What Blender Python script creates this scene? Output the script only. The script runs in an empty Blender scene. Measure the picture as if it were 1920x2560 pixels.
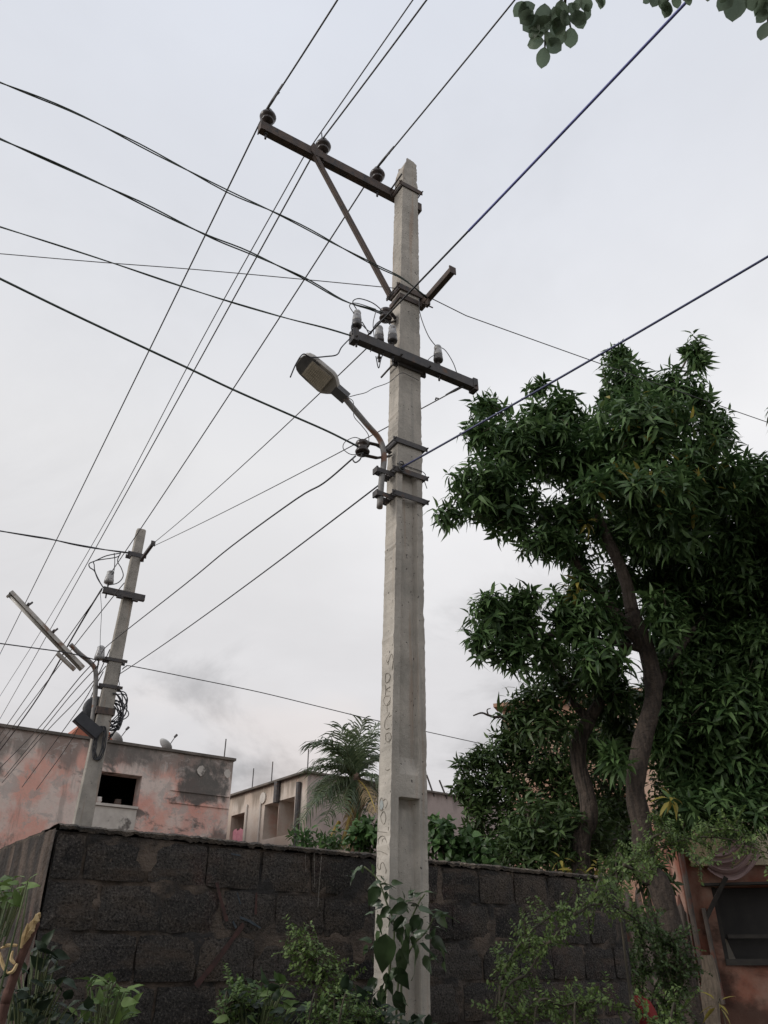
import bpy, math, random
import numpy as np
from mathutils import Vector, Matrix, noise as mnoise

random.seed(7)
rng = np.random.default_rng(11)
scene = bpy.context.scene
COL = scene.collection

# ------------------------------------------------------------------ camera
F, PITCH, EYE = 1940.0, math.radians(30.6), Vector((0, 0, 1.6))
cam_d = bpy.data.cameras.new('camera')
cam_d.sensor_fit = 'VERTICAL'
cam_d.sensor_height = 36.0
cam_d.lens = 36.0 * F / 2560.0
cam_d.clip_start, cam_d.clip_end = 0.05, 2000.0
cam = bpy.data.objects.new('camera', cam_d)
cam.location = EYE
cam.rotation_euler = (math.radians(90) + PITCH, 0, 0)
COL.objects.link(cam)
scene.camera = cam

# ------------------------------------------------------------------ overcast sky
SUN_DIR = Vector((-0.84, -0.36, 0.42)).normalized()
world = bpy.data.worlds.new('World')
scene.world = world
world.use_nodes = True
wt = world.node_tree
wt.nodes.clear()


def wn(kind, **kw):
    n = wt.nodes.new(kind)
    for k, v in kw.items():
        setattr(n, k, v)
    return n


def wl(a, b):
    wt.links.new(a, b)


def wmath(op, a, b=None, clamp=False):
    n = wn('ShaderNodeMath', operation=op, use_clamp=clamp)
    for i, x in enumerate((a, b)):
        if x is None:
            continue
        if isinstance(x, (int, float)):
            n.inputs[i].default_value = x
        else:
            wl(x, n.inputs[i])
    return n.outputs[0]


tc = wn('ShaderNodeTexCoord')
sep = wn('ShaderNodeSeparateXYZ')
wl(tc.outputs['Generated'], sep.inputs[0])
zz = wmath('MAXIMUM', sep.outputs[2], 0.0)
den = wmath('ADD', zz, 0.22)
comb = wn('ShaderNodeCombineXYZ')
wl(wmath('DIVIDE', sep.outputs[0], den), comb.inputs[0])
wl(wmath('DIVIDE', sep.outputs[1], den), comb.inputs[1])
ramp = wn('ShaderNodeValToRGB')
wl(zz, ramp.inputs[0])
el = ramp.color_ramp.elements
el[0].position, el[0].color = 0.0, (0.600, 0.590, 0.600, 1)
el[1].position, el[1].color = 1.0, (0.72, 0.76, 0.85, 1)
for p, c in ((0.18, (0.690, 0.672, 0.680)), (0.34, (0.765, 0.752, 0.762)), (0.55, (0.880, 0.875, 0.885)), (0.78, (0.765, 0.785, 0.840))):
    e = el.new(p)
    e.color = (*c, 1)


def wnoise(scale, detail, rough, off, dist=0.3):
    mp = wn('ShaderNodeMapping')
    mp.inputs['Location'].default_value = off
    wl(comb.outputs[0], mp.inputs[0])
    n = wn('ShaderNodeTexNoise')
    n.inputs['Scale'].default_value = scale
    n.inputs['Detail'].default_value = detail
    n.inputs['Roughness'].default_value = rough
    n.inputs['Distortion'].default_value = dist
    wl(mp.outputs[0], n.inputs['Vector'])
    return n.outputs['Fac']


def wrange(x, a, b, c, d):
    n = wn('ShaderNodeMapRange', interpolation_type='SMOOTHSTEP')
    wl(x, n.inputs[0])
    for i, v in enumerate((a, b, c, d)):
        n.inputs[1 + i].default_value = v
    return n.outputs[0]


# grey cloud bellies, stronger towards the horizon; broad soft brightness changes everywhere
belly = wrange(wnoise(1.35, 7, 0.58, (3.1, 0.7, 0.0), 0.6), 0.49, 0.68, 0.0, 1.0)
low = wrange(zz, 0.18, 0.60, 0.42, 0.05)
soft = wrange(wnoise(0.9, 6, 0.55, (0.4, 5.2, 0.0)), 0.36, 0.64, 0.955, 1.06)
shade = wmath('MULTIPLY', wmath('SUBTRACT', 1.0, wmath('MULTIPLY', belly, low)), soft)
warm = wmath('MULTIPLY', wrange(wnoise(1.5, 4, 0.5, (8.1, 2.2, 0.0)), 0.52, 0.72, 0.0, 1.0), wrange(zz, 0.16, 0.46, 0.55, 0.0))
mixw = wn('ShaderNodeMix', data_type='RGBA')
wl(warm, mixw.inputs[0])
wl(ramp.outputs[0], mixw.inputs[6])
mixw.inputs[7].default_value = (0.86, 0.775, 0.735, 1)
mul = wn('ShaderNodeVectorMath', operation='SCALE')
wl(mixw.outputs[2], mul.inputs[0])
wl(shade, mul.inputs['Scale'])
skyt = wn('ShaderNodeTexSky', sky_type='NISHITA')
skyt.sun_disc = False
skyt.sun_elevation = math.asin(SUN_DIR.z)
skyt.sun_rotation = math.atan2(SUN_DIR.x, SUN_DIR.y)
bg1 = wn('ShaderNodeBackground')
wl(mul.outputs[0], bg1.inputs[0])
bg1.inputs[1].default_value = 0.965
bg2 = wn('ShaderNodeBackground')
wl(skyt.outputs[0], bg2.inputs[0])
bg2.inputs[1].default_value = 0.006
addb = wn('ShaderNodeAddShader')
wl(bg1.outputs[0], addb.inputs[0])
wl(bg2.outputs[0], addb.inputs[1])
wout = wn('ShaderNodeOutputWorld')
wl(addb.outputs[0], wout.inputs[0])

sun_d = bpy.data.lights.new('sun', 'SUN')
sun_d.energy = 1.5
sun_d.angle = math.radians(28)
sun_d.color = (1.0, 0.95, 0.88)
sun = bpy.data.objects.new('sun', sun_d)
sun.rotation_euler = SUN_DIR.to_track_quat('Z', 'Y').to_euler()
sun.location = (-8, -3, 12)
COL.objects.link(sun)

vs = scene.view_settings
vs.view_transform = 'Standard'
vs.look = 'None'
vs.exposure = 0.0
vs.gamma = 1.0
vs.use_curve_mapping = False

# ------------------------------------------------------------------ projection helpers (survey of the photograph)
CP, SP = math.cos(PITCH), math.sin(PITCH)
K = 1920 / 1659.0
RIGHT, UPV, FWD = Vector((1, 0, 0)), Vector((0, -SP, CP)), Vector((0, CP, SP))


def ray(u, v):
    b = -(v - 1280) / F
    return Vector(((u - 960) / F, CP - b * SP, SP + b * CP))


def at_y(u, v, Y):
    r = ray(u, v)
    return EYE + r * (Y / r.y)


def at_z(u, v, z):
    r = ray(u, v)
    return EYE + r * ((z - EYE.z) / r.z)


def at_pl(u, v, p0, n):
    r = ray(u, v)
    return EYE + r * ((p0 - EYE).dot(n) / r.dot(n))


def dy(u, v, Y):            # the same with the 1659-pixel wide survey sheet
    return at_y(u * K, v * K, Y)


def dz(u, v, z):
    return at_z(u * K, v * K, z)


def dpl(u, v, p0, n):
    return at_pl(u * K, v * K, p0, n)


def axial(p):
    return (Vector(p) - EYE).dot(FWD)


def project(p):
    d = Vector(p) - EYE
    a = d.dot(FWD)
    if a <= 0.01:
        return None
    return 960 + F * d.dot(RIGHT) / a, 1280 - F * d.dot(UPV) / a


def crop(x0, y0, s):
    return lambda pts: [(x0 + x * s, y0 + y * s) for x, y in pts]


# street grid: A runs along the cross-arms, W along the line of poles
A = Vector((0.857, 0.515, 0)).normalized()
W = Vector((-A.y, A.x, 0))
Z = Vector((0, 0, 1))


# ------------------------------------------------------------------ mesh helpers
ORG = {}


class MB:
    def __init__(self):
        self.v, self.f = [], []

    def add(self, vs, fs):
        o = len(self.v)
        self.v += [tuple(p) for p in vs]
        self.f += [tuple(i + o for i in f) for f in fs]
        return self

    def box(self, c, ax, ay, az):
        c = Vector(c)
        vs = [c + ax * sx + ay * sy + az * sz for sz in (-1, 1) for sy in (-1, 1) for sx in (-1, 1)]
        return self.add(vs, [(0, 2, 3, 1), (4, 5, 7, 6), (0, 1, 5, 4), (2, 6, 7, 3), (0, 4, 6, 2), (1, 3, 7, 5)])

    def bar(self, p0, p1, side, w, h):
        """straight bar of section w (along side) by h"""
        p0, p1 = Vector(p0), Vector(p1)
        d = (p1 - p0)
        t = d.normalized()
        s = (side - t * side.dot(t)).normalized()
        n = t.cross(s)
        return self.box((p0 + p1) / 2, d / 2, s * w / 2, n * h / 2)

    def tube(self, pts, r, n=8, cap=True):
        pts = [Vector(p) for p in pts]
        m = len(pts)
        rs = [r] * m if isinstance(r, (int, float)) else list(r)
        t0 = (pts[1] - pts[0]).normalized()
        ref = Z if abs(t0.z) < 0.9 else Vector((1, 0, 0))
        s = t0.cross(ref).normalized()
        vs = []
        for i, p in enumerate(pts):
            t = (pts[min(i + 1, m - 1)] - pts[max(i - 1, 0)])
            t = t.normalized() if t.length > 1e-9 else t0
            s = s - t * s.dot(t)
            s = s.normalized() if s.length > 1e-6 else t.orthogonal().normalized()
            b = t.cross(s)
            for k in range(n):
                a = 2 * math.pi * k / n
                vs.append(p + (s * math.cos(a) + b * math.sin(a)) * rs[i])
        fs = [(i * n + k, i * n + (k + 1) % n, (i + 1) * n + (k + 1) % n, (i + 1) * n + k) for i in range(m - 1) for k in range(n)]
        if cap:
            fs += [tuple(range(n - 1, -1, -1)), tuple((m - 1) * n + k for k in range(n))]
        return self.add(vs, fs)

    def lathe(self, p, axis, prof, n=16):
        axis = Vector(axis).normalized()
        s = axis.orthogonal().normalized()
        b = axis.cross(s)
        p = Vector(p)
        vs = []
        for r, h in prof:
            for k in range(n):
                a = 2 * math.pi * k / n
                vs.append(p + axis * h + (s * math.cos(a) + b * math.sin(a)) * r)
        m = len(prof)
        fs = [(i * n + k, i * n + (k + 1) % n, (i + 1) * n + (k + 1) % n, (i + 1) * n + k) for i in range(m - 1) for k in range(n)]
        fs += [tuple(range(n - 1, -1, -1)), tuple((m - 1) * n + k for k in range(n))]
        return self.add(vs, fs)

    def prism(self, poly, vec):
        """poly: 3-D points in order, extruded along vec"""
        n = len(poly)
        vs = [Vector(p) for p in poly] + [Vector(p) + vec for p in poly]
        fs = [tuple(range(n)), tuple(range(2 * n - 1, n - 1, -1))]
        fs += [(i, i + n, (i + 1) % n + n, (i + 1) % n) for i in range(n)]
        return self.add(vs, fs)

    def build(self, name, mat, parent=None, smooth=False, at=None):
        me = bpy.data.meshes.new(name)
        if parent is not None:
            org = ORG[parent.name]
        elif at is not None:
            org = Vector(at)
        else:
            xs = np.array(self.v)
            lo, hi = xs.min(0), xs.max(0)
            org = Vector(((lo[0] + hi[0]) / 2, (lo[1] + hi[1]) / 2, lo[2]))
        me.from_pydata([(p[0] - org[0], p[1] - org[1], p[2] - org[2]) for p in self.v], [], self.f)
        me.materials.append(mat)
        if smooth:
            me.polygons.foreach_set('use_smooth', [True] * len(me.polygons))
        me.update()
        o = bpy.data.objects.new(name, me)
        COL.objects.link(o)
        if parent is not None:
            o.parent = parent
        else:
            o.location = org
        ORG[o.name] = org
        return o


def tag(o, label=None, cat=None, group=None, kind=None):
    if label:
        o['label'] = label
    if cat:
        o['category'] = cat
    if group:
        o['group'] = group
    if kind:
        o['kind'] = kind
    return o


def thing(name, loc, label, cat, group=None):
    o = bpy.data.objects.new(name, None)
    o.empty_display_size = 0.1
    o.location = loc
    COL.objects.link(o)
    ORG[o.name] = Vector(loc)
    return tag(o, label, cat, group)


def np_mesh(name, verts, faces, mat, parent=None, rnd=None, org=None, smooth=False):
    """verts (n,3) float, faces list of equal-size index arrays [(m,k), ...]"""
    if parent is not None:
        org = ORG[parent.name]
    elif org is None:
        lo, hi = verts.min(0), verts.max(0)
        org = Vector(((lo[0] + hi[0]) / 2, (lo[1] + hi[1]) / 2, lo[2]))
    me = bpy.data.meshes.new(name)
    loops = np.concatenate([f.ravel() for f in faces]).astype(np.int32)
    sizes = np.concatenate([np.full(len(f), f.shape[1]) for f in faces]).astype(np.int32)
    starts = np.concatenate([[0], np.cumsum(sizes)[:-1]]).astype(np.int32)
    me.vertices.add(len(verts))
    me.vertices.foreach_set('co', (verts - np.array(org)).astype(np.float32).ravel())
    me.loops.add(len(loops))
    me.loops.foreach_set('vertex_index', loops)
    me.polygons.add(len(sizes))
    me.polygons.foreach_set('loop_start', starts)
    if smooth:
        me.polygons.foreach_set('use_smooth', np.ones(len(sizes), dtype=bool))
    if rnd is not None:
        at = me.attributes.new('rnd', 'FLOAT', 'POINT')
        at.data.foreach_set('value', rnd.astype(np.float32))
    me.materials.append(mat)
    me.update(calc_edges=True)
    o = bpy.data.objects.new(name, me)
    COL.objects.link(o)
    if parent is not None:
        o.parent = parent
    else:
        o.location = org
    ORG[o.name] = Vector(org)
    return o


def resample(pts, step):
    pts = [Vector(p) for p in pts]
    out = [pts[0]]
    for a, b in zip(pts, pts[1:]):
        n = max(1, int((b - a).length / step))
        out += [a.lerp(b, (k + 1) / n) for k in range(n)]
    return out


def spline(pts, n=6):
    """Catmull-Rom through the points"""
    P = [Vector(p) for p in pts]
    P = [P[0] * 2 - P[1]] + P + [P[-1] * 2 - P[-2]]
    out = []
    for i in range(1, len(P) - 2):
        a, b, c, d = P[i - 1], P[i], P[i + 1], P[i + 2]
        for k in range(n):
            t = k / n
            out.append(0.5 * ((2 * b) + (c - a) * t + (2 * a - 5 * b + 4 * c - d) * t * t + (3 * b - a - 3 * c + d) * t ** 3))
    out.append(P[-2])
    return out


# ------------------------------------------------------------------ materials
def nt_new(name):
    m = bpy.data.materials.new(name)
    m.use_nodes = True
    nt = m.node_tree
    b = nt.nodes['Principled BSDF']
    return m, nt, b


def n_noise(nt, vec, scale, detail=5, rough=0.55, dist=0.0):
    n = nt.nodes.new('ShaderNodeTexNoise')
    n.inputs['Scale'].default_value = scale
    n.inputs['Detail'].default_value = detail
    n.inputs['Roughness'].default_value = rough
    n.inputs['Distortion'].default_value = dist
    nt.links.new(vec, n.inputs['Vector'])
    return n.outputs['Fac']


def n_pos(nt, stretch=(1, 1, 1), off=(0, 0, 0), obj=False):
    if obj:
        g = nt.nodes.new('ShaderNodeTexCoord').outputs['Object']
    else:
        g = nt.nodes.new('ShaderNodeNewGeometry').outputs['Position']
    mp = nt.nodes.new('ShaderNodeMapping')
    mp.inputs['Scale'].default_value = stretch
    mp.inputs['Location'].default_value = off
    nt.links.new(g, mp.inputs[0])
    return mp.outputs[0]


def n_range(nt, x, a, b, c=0.0, d=1.0):
    n = nt.nodes.new('ShaderNodeMapRange')
    n.interpolation_type = 'SMOOTHSTEP'
    nt.links.new(x, n.inputs[0])
    for i, v in enumerate((a, b, c, d)):
        n.inputs[1 + i].default_value = v
    return n.outputs[0]


def n_mix(nt, fac, a, b):
    n = nt.nodes.new('ShaderNodeMix')
    n.data_type = 'RGBA'
    for i, x in ((0, fac), (6, a), (7, b)):
        if isinstance(x, (int, float)):
            n.inputs[i].default_value = x
        elif isinstance(x, tuple):
            n.inputs[i].default_value = (*x, 1)
        else:
            nt.links.new(x, n.inputs[i])
    return n.outputs[2]


def n_math(nt, op, a, b):
    n = nt.nodes.new('ShaderNodeMath')
    n.operation = op
    n.use_clamp = op in ('ADD', 'SUBTRACT')
    for i, x in enumerate((a, b)):
        if isinstance(x, (int, float)):
            n.inputs[i].default_value = x
        else:
            nt.links.new(x, n.inputs[i])
    return n.outputs[0]


def n_bump(nt, bsdf, h, strength, dist=0.01):
    b = nt.nodes.new('ShaderNodeBump')
    b.inputs['Strength'].default_value = strength
    b.inputs['Distance'].default_value = dist
    nt.links.new(h, b.inputs['Height'])
    nt.links.new(b.outputs[0], bsdf.inputs['Normal'])


def mat_plain(name, c1, c2, scale=8, rough=0.7, bump=0.0, bscale=60, metallic=0.0, stretch=(1, 1, 1), lo=0.35, hi=0.65, bdist=0.004, c3=None, s3=3, lo3=0.55, hi3=0.65, spec=None, obj=False):
    m, nt, b = nt_new(name)
    p = n_pos(nt, stretch, obj=obj)
    col = n_mix(nt, n_range(nt, n_noise(nt, p, scale), lo, hi), c1, c2)
    if c3:
        col = n_mix(nt, n_range(nt, n_noise(nt, n_pos(nt, stretch, (4.3, 1.7, 9.1), obj), s3, 6, 0.6), lo3, hi3), col, c3)
    nt.links.new(col, b.inputs['Base Color'])
    b.inputs['Roughness'].default_value = rough
    b.inputs['Metallic'].default_value = metallic
    if spec is not None:
        b.inputs['Specular IOR Level'].default_value = spec
    if bump:
        n_bump(nt, b, n_noise(nt, n_pos(nt, obj=obj), bscale, 6, 0.6), bump, bdist)
    return m


def mat_leaf(name, dark, light, old=None, transl=0.22, rough=0.42, spec=0.35):
    """leaf with its own shade per leaf (attribute rnd) and a little light passing through"""
    m, nt, b = nt_new(name)
    at = nt.nodes.new('ShaderNodeAttribute')
    at.attribute_name = 'rnd'
    oi = nt.nodes.new('ShaderNodeObjectInfo')
    r = n_math(nt, 'FRACT', n_math(nt, 'MULTIPLY', at.outputs['Fac'], 1.0), 0)
    nt.links.remove(nt.links[-1]) if False else None
    col = n_mix(nt, r, dark, light)
    if old:
        col = n_mix(nt, n_range(nt, r, 0.965, 0.985), col, old)
    col2 = n_mix(nt, n_range(nt, n_noise(nt, n_pos(nt), 22, 3), 0.4, 0.7, 0.0, 0.25), col, light)
    nt.links.new(col2, b.inputs['Base Color'])
    b.inputs['Roughness'].default_value = rough
    b.inputs['Specular IOR Level'].default_value = spec
    tr = nt.nodes.new('ShaderNodeBsdfTranslucent')
    nt.links.new(col2, tr.inputs[0])
    mx = nt.nodes.new('ShaderNodeMixShader')
    mx.inputs[0].default_value = transl
    nt.links.new(b.outputs[0], mx.inputs[1])
    nt.links.new(tr.outputs[0], mx.inputs[2])
    nt.links.new(mx.outputs[0], nt.nodes['Material Output'].inputs[0])
    return m


def mat_pole(name, tint=1.0):
    m, nt, b = nt_new(name)
    c = lambda r, g, bl: (r * tint, g * tint, bl * tint)
    p = n_pos(nt)
    col = n_mix(nt, n_range(nt, n_noise(nt, p, 5, 6, 0.6), 0.3, 0.7), c(0.345, 0.322, 0.288), c(0.49, 0.452, 0.402))
    fine = n_noise(nt, p, 130, 4, 0.7)
    col = n_mix(nt, n_range(nt, fine, 0.55, 0.75, 0, 0.35), col, c(0.20, 0.195, 0.185))
    streak = n_noise(nt, n_pos(nt, (16, 16, 0.9)), 1.0, 5, 0.6)
    col = n_mix(nt, n_range(nt, streak, 0.52, 0.75, 0, 0.45), col, c(0.235, 0.228, 0.215))
    rust = n_noise(nt, n_pos(nt, (20, 20, 0.6), (3, 8, 2)), 1.0, 3, 0.5)
    col = n_mix(nt, n_range(nt, rust, 0.57, 0.72, 0, 0.45), col, c(0.36, 0.235, 0.16))
    pits = n_range(nt, n_noise(nt, n_pos(nt, (1, 1, 1), (7, 1, 3)), 48, 2, 0.5), 0.68, 0.74)
    col = n_mix(nt, pits, col, c(0.10, 0.095, 0.09))
    nt.links.new(col, b.inputs['Base Color'])
    b.inputs['Roughness'].default_value = 0.93
    b.inputs['Specular IOR Level'].default_value = 0.15
    h = n_math(nt, 'ADD', n_math(nt, 'MULTIPLY', n_noise(nt, p, 38, 5, 0.6), 0.6), n_math(nt, 'MULTIPLY', fine, 0.3))
    n_bump(nt, b, n_math(nt, 'SUBTRACT', h, n_math(nt, 'MULTIPLY', pits, 0.5)), 0.9, 0.008)
    return m


def mat_wall(name, main, pale, mold, top=None, zt=None, pm=(0.50, 0.60), mm=(0.56, 0.66), stain_l=None, red=None, patches=()):
    """weathered lime-washed wall: two paint tones, peeled pale areas, black mould, running streaks below the parapet"""
    m, nt, b = nt_new(name)
    p = n_pos(nt)
    col = n_mix(nt, n_range(nt, n_noise(nt, p, 0.9, 7, 0.62), *pm), main, pale)
    if red:
        col = n_mix(nt, n_range(nt, n_noise(nt, n_pos(nt, off=(5, 2, 7)), 0.7, 6, 0.6), 0.54, 0.66, 0, 0.7), col, red)
    col = n_mix(nt, n_range(nt, n_noise(nt, n_pos(nt, (1, 1, 1.5), (9, 4, 1)), 0.55, 8, 0.66, 0.3), *mm, 0, 0.9), col, mold)
    if zt is not None:
        sepn = nt.nodes.new('ShaderNodeSeparateXYZ')
        nt.links.new(p, sepn.inputs[0])
        band = n_range(nt, sepn.outputs[2], zt[0], zt[1])
        st = n_noise(nt, n_pos(nt, (2.6, 2.6, 0.35), (2, 6, 0)), 1.0, 6, 0.62)
        f = n_range(nt, n_math(nt, 'ADD', n_math(nt, 'MULTIPLY', st, 0.75), n_math(nt, 'MULTIPLY', band, 0.42)), 0.52, 0.70, 0, 0.85)
        col = n_mix(nt, f, col, top or mold)
    if stain_l is not None:        # mould rising from the foot of the wall
        sep2 = nt.nodes.new('ShaderNodeSeparateXYZ')
        nt.links.new(p, sep2.inputs[0])
        band = n_range(nt, sep2.outputs[2], stain_l[1], stain_l[0])
        st = n_noise(nt, n_pos(nt, (1, 1, 1), (2, 16, 4)), 1.1, 8, 0.66)
        f = n_range(nt, n_math(nt, 'ADD', n_math(nt, 'MULTIPLY', st, 0.75), n_math(nt, 'MULTIPLY', band, 0.32)), 0.48, 0.60, 0, 0.9)
        col = n_mix(nt, f, col, mold)
    if patches:      # flaked paint showing grey plaster
        col = n_mix(nt, n_range(nt, n_noise(nt, n_pos(nt, (1, 1, 1.2), (4, 11, 6)), 2.3, 10, 0.74, 0.5), 0.53, 0.565, 0, 0.65), col, (0.50, 0.45, 0.42))
        col = n_mix(nt, n_range(nt, n_noise(nt, n_pos(nt, (3.2, 3.2, 0.5), (8, 1, 2)), 1.0, 6, 0.65), 0.56, 0.68, 0, 0.5), col, (0.30, 0.265, 0.245))
    for (e, s0, s1, za, zb, amt) in patches:      # mould stains with ragged edges: e is the wall direction, s along it, z height
        dn = nt.nodes.new('ShaderNodeVectorMath')
        dn.operation = 'DOT_PRODUCT'
        nt.links.new(p, dn.inputs[0])
        dn.inputs[1].default_value = e
        sp_ = nt.nodes.new('ShaderNodeSeparateXYZ')
        nt.links.new(p, sp_.inputs[0])
        w_s = (s1 - s0) * 0.35
        w_z = (zb - za) * 0.35
        m1 = n_math(nt, 'MULTIPLY', n_range(nt, dn.outputs['Value'], s0, s0 + w_s), n_range(nt, dn.outputs['Value'], s1, s1 - w_s))
        m2 = n_math(nt, 'MULTIPLY', n_range(nt, sp_.outputs[2], za, za + w_z), n_range(nt, sp_.outputs[2], zb, zb - w_z))
        m1 = n_math(nt, 'MULTIPLY', m1, m2)
        st = n_noise(nt, n_pos(nt, (1, 1, 0.8), (s0, 3, za)), 1.7, 9, 0.7, 0.4)
        f = n_range(nt, n_math(nt, 'ADD', n_math(nt, 'MULTIPLY', st, 0.8), n_math(nt, 'MULTIPLY', m1, 0.24)), 0.50, 0.64, 0, amt)
        col = n_mix(nt, f, col, mold)
    fine = n_noise(nt, p, 7, 8, 0.7)
    col = n_mix(nt, n_range(nt, fine, 0.5, 0.75, 0, 0.4), col, tuple(0.55 * x for x in pale))
    nt.links.new(col, b.inputs['Base Color'])
    b.inputs['Roughness'].default_value = 0.95
    b.inputs['Specular IOR Level'].default_value = 0.1
    n_bump(nt, b, fine, 0.5, 0.03)
    return m


M = {}
M['earth'] = mat_plain('earth', (0.050, 0.045, 0.030), (0.10, 0.080, 0.055), 1.5, 0.95, 0.8, 12, bdist=0.05)
M['pole'] = mat_pole('pole_concrete', 1.12)
M['pole_far'] = mat_pole('pole_concrete_grey', 0.84)
M['groove'] = mat_plain('groove', (0.17, 0.15, 0.125), (0.32, 0.29, 0.25), 60, 0.95)
M['steel'] = mat_plain('painted_steel', (0.050, 0.048, 0.052), (0.085, 0.075, 0.072), 14, 0.6, 0.3, 90, c3=(0.13, 0.062, 0.032), s3=9, lo3=0.56, hi3=0.70)
M['rust'] = mat_plain('rusty_steel', (0.075, 0.058, 0.052), (0.115, 0.082, 0.066), 18, 0.75, 0.4, 90, c3=(0.05, 0.048, 0.05), s3=11)
M['pipe'] = mat_plain('lamp_pipe', (0.16, 0.155, 0.15), (0.24, 0.23, 0.22), 10, 0.5, 0.2, 60, c3=(0.20, 0.10, 0.06), s3=6, lo3=0.52, hi3=0.62)
M['brown_porcelain'] = mat_plain('brown_porcelain', (0.030, 0.022, 0.020), (0.050, 0.036, 0.032), 20, 0.18, spec=0.5)
M['white_porcelain'] = mat_plain('white_porcelain', (0.30, 0.30, 0.31), (0.44, 0.43, 0.42), 30, 0.25, spec=0.5, c3=(0.14, 0.12, 0.11), s3=22)
M['dark_porcelain'] = mat_plain('dark_porcelain', (0.06, 0.058, 0.06), (0.12, 0.11, 0.11), 40, 0.35)
M['conductor'] = mat_plain('aluminium_conductor', (0.085, 0.085, 0.09), (0.13, 0.13, 0.135), 30, 0.55, metallic=0.3)
M['black_cable'] = mat_plain('black_cable', (0.026, 0.028, 0.033), (0.045, 0.047, 0.055), 20, 0.5)
M['green_cable'] = mat_plain('green_grey_cable', (0.055, 0.080, 0.070), (0.10, 0.125, 0.11), 20, 0.55)
M['blue_cable'] = mat_plain('blue_cable', (0.13, 0.15, 0.42), (0.18, 0.20, 0.52), 6, 0.5)
M['dim_blue_cable'] = mat_plain('dim_blue_cable', (0.055, 0.065, 0.15), (0.075, 0.085, 0.19), 6, 0.5)
M['thin_wire'] = mat_plain('thin_wire', (0.06, 0.06, 0.062), (0.09, 0.088, 0.088), 20, 0.55)
M['lamp_body'] = mat_plain('lamp_body', (0.36, 0.34, 0.31), (0.46, 0.43, 0.39), 9, 0.5, 0.1, 80)
M['lamp_rim'] = mat_plain('lamp_rim', (0.10, 0.10, 0.105), (0.14, 0.14, 0.14), 9, 0.5)
M['lamp_glass'] = mat_plain('lamp_lens', (0.46, 0.42, 0.36), (0.56, 0.51, 0.44), 25, 0.35, c3=(0.36, 0.32, 0.26), s3=12)
M['lamp_led'] = mat_plain('led_lens', (0.52, 0.47, 0.38), (0.62, 0.56, 0.46), 30, 0.3)
M['tube_metal'] = mat_plain('tube_light_metal', (0.33, 0.31, 0.28), (0.44, 0.41, 0.37), 8, 0.55, 0.1, 60, c3=(0.22, 0.15, 0.11), s3=7)
M['tube_glass'] = mat_plain('tube_glass', (0.62, 0.60, 0.56), (0.70, 0.68, 0.64), 6, 0.25)
M['box_black'] = mat_plain('black_box', (0.020, 0.022, 0.028), (0.032, 0.034, 0.042), 12, 0.45)
# ------------------------------------------------------------------ ground
g = MB()
NG = 24
gv = [(-260 + 520 * i / NG, -160 + 520 * j / NG, 0.0) for j in range(NG + 1) for i in range(NG + 1)]
g.add(gv, [(j * (NG + 1) + i, j * (NG + 1) + i + 1, (j + 1) * (NG + 1) + i + 1, (j + 1) * (NG + 1) + i) for j in range(NG) for i in range(NG)])
tag(g.build('ground', M['earth'], at=(0, 0, 0)), kind='structure')

# ------------------------------------------------------------------ boundary wall of dark concrete blocks
M['block'] = None


def mat_block():
    m, nt, b = nt_new('blackened_block')
    oi = nt.nodes.new('ShaderNodeObjectInfo')
    p = n_pos(nt)
    col = n_mix(nt, oi.outputs['Random'], (0.050, 0.047, 0.045), (0.092, 0.083, 0.077))
    col = n_mix(nt, n_range(nt, n_noise(nt, p, 2.2, 6, 0.6), 0.46, 0.68, 0, 0.8), col, (0.135, 0.105, 0.083))
    col = n_mix(nt, n_range(nt, n_noise(nt, n_pos(nt, off=(13, 2, 8)), 1.6, 7, 0.65), 0.56, 0.70, 0, 0.5), col, (0.12, 0.055, 0.045))
    col = n_mix(nt, n_range(nt, n_noise(nt, n_pos(nt, off=(3, 9, 5)), 3.1, 6, 0.6), 0.52, 0.68, 0, 0.8), col, (0.024, 0.024, 0.026))
    grain = n_noise(nt, p, 92, 4, 0.64)
    col = n_mix(nt, n_range(nt, grain, 0.53, 0.66, 0, 0.6), col, (0.19, 0.17, 0.152))
    col = n_mix(nt, n_range(nt, grain, 0.48, 0.36, 0, 0.75), col, (0.012, 0.012, 0.013))
    smear = n_noise(nt, n_pos(nt, (1.2, 1.2, 4.5), (1, 7, 2)), 1.6, 7, 0.62)
    col = n_mix(nt, n_range(nt, smear, 0.54, 0.66, 0, 0.65), col, (0.115, 0.088, 0.070))
    nt.links.new(col, b.inputs['Base Color'])
    b.inputs['Roughness'].default_value = 0.9
    b.inputs['Specular IOR Level'].default_value = 0.25
    h = n_math(nt, 'ADD', n_math(nt, 'MULTIPLY', grain, 0.6), n_math(nt, 'MULTIPLY', n_noise(nt, p, 30, 5, 0.65), 0.5))
    n_bump(nt, b, h, 1.0, 0.035)
    return m


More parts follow.
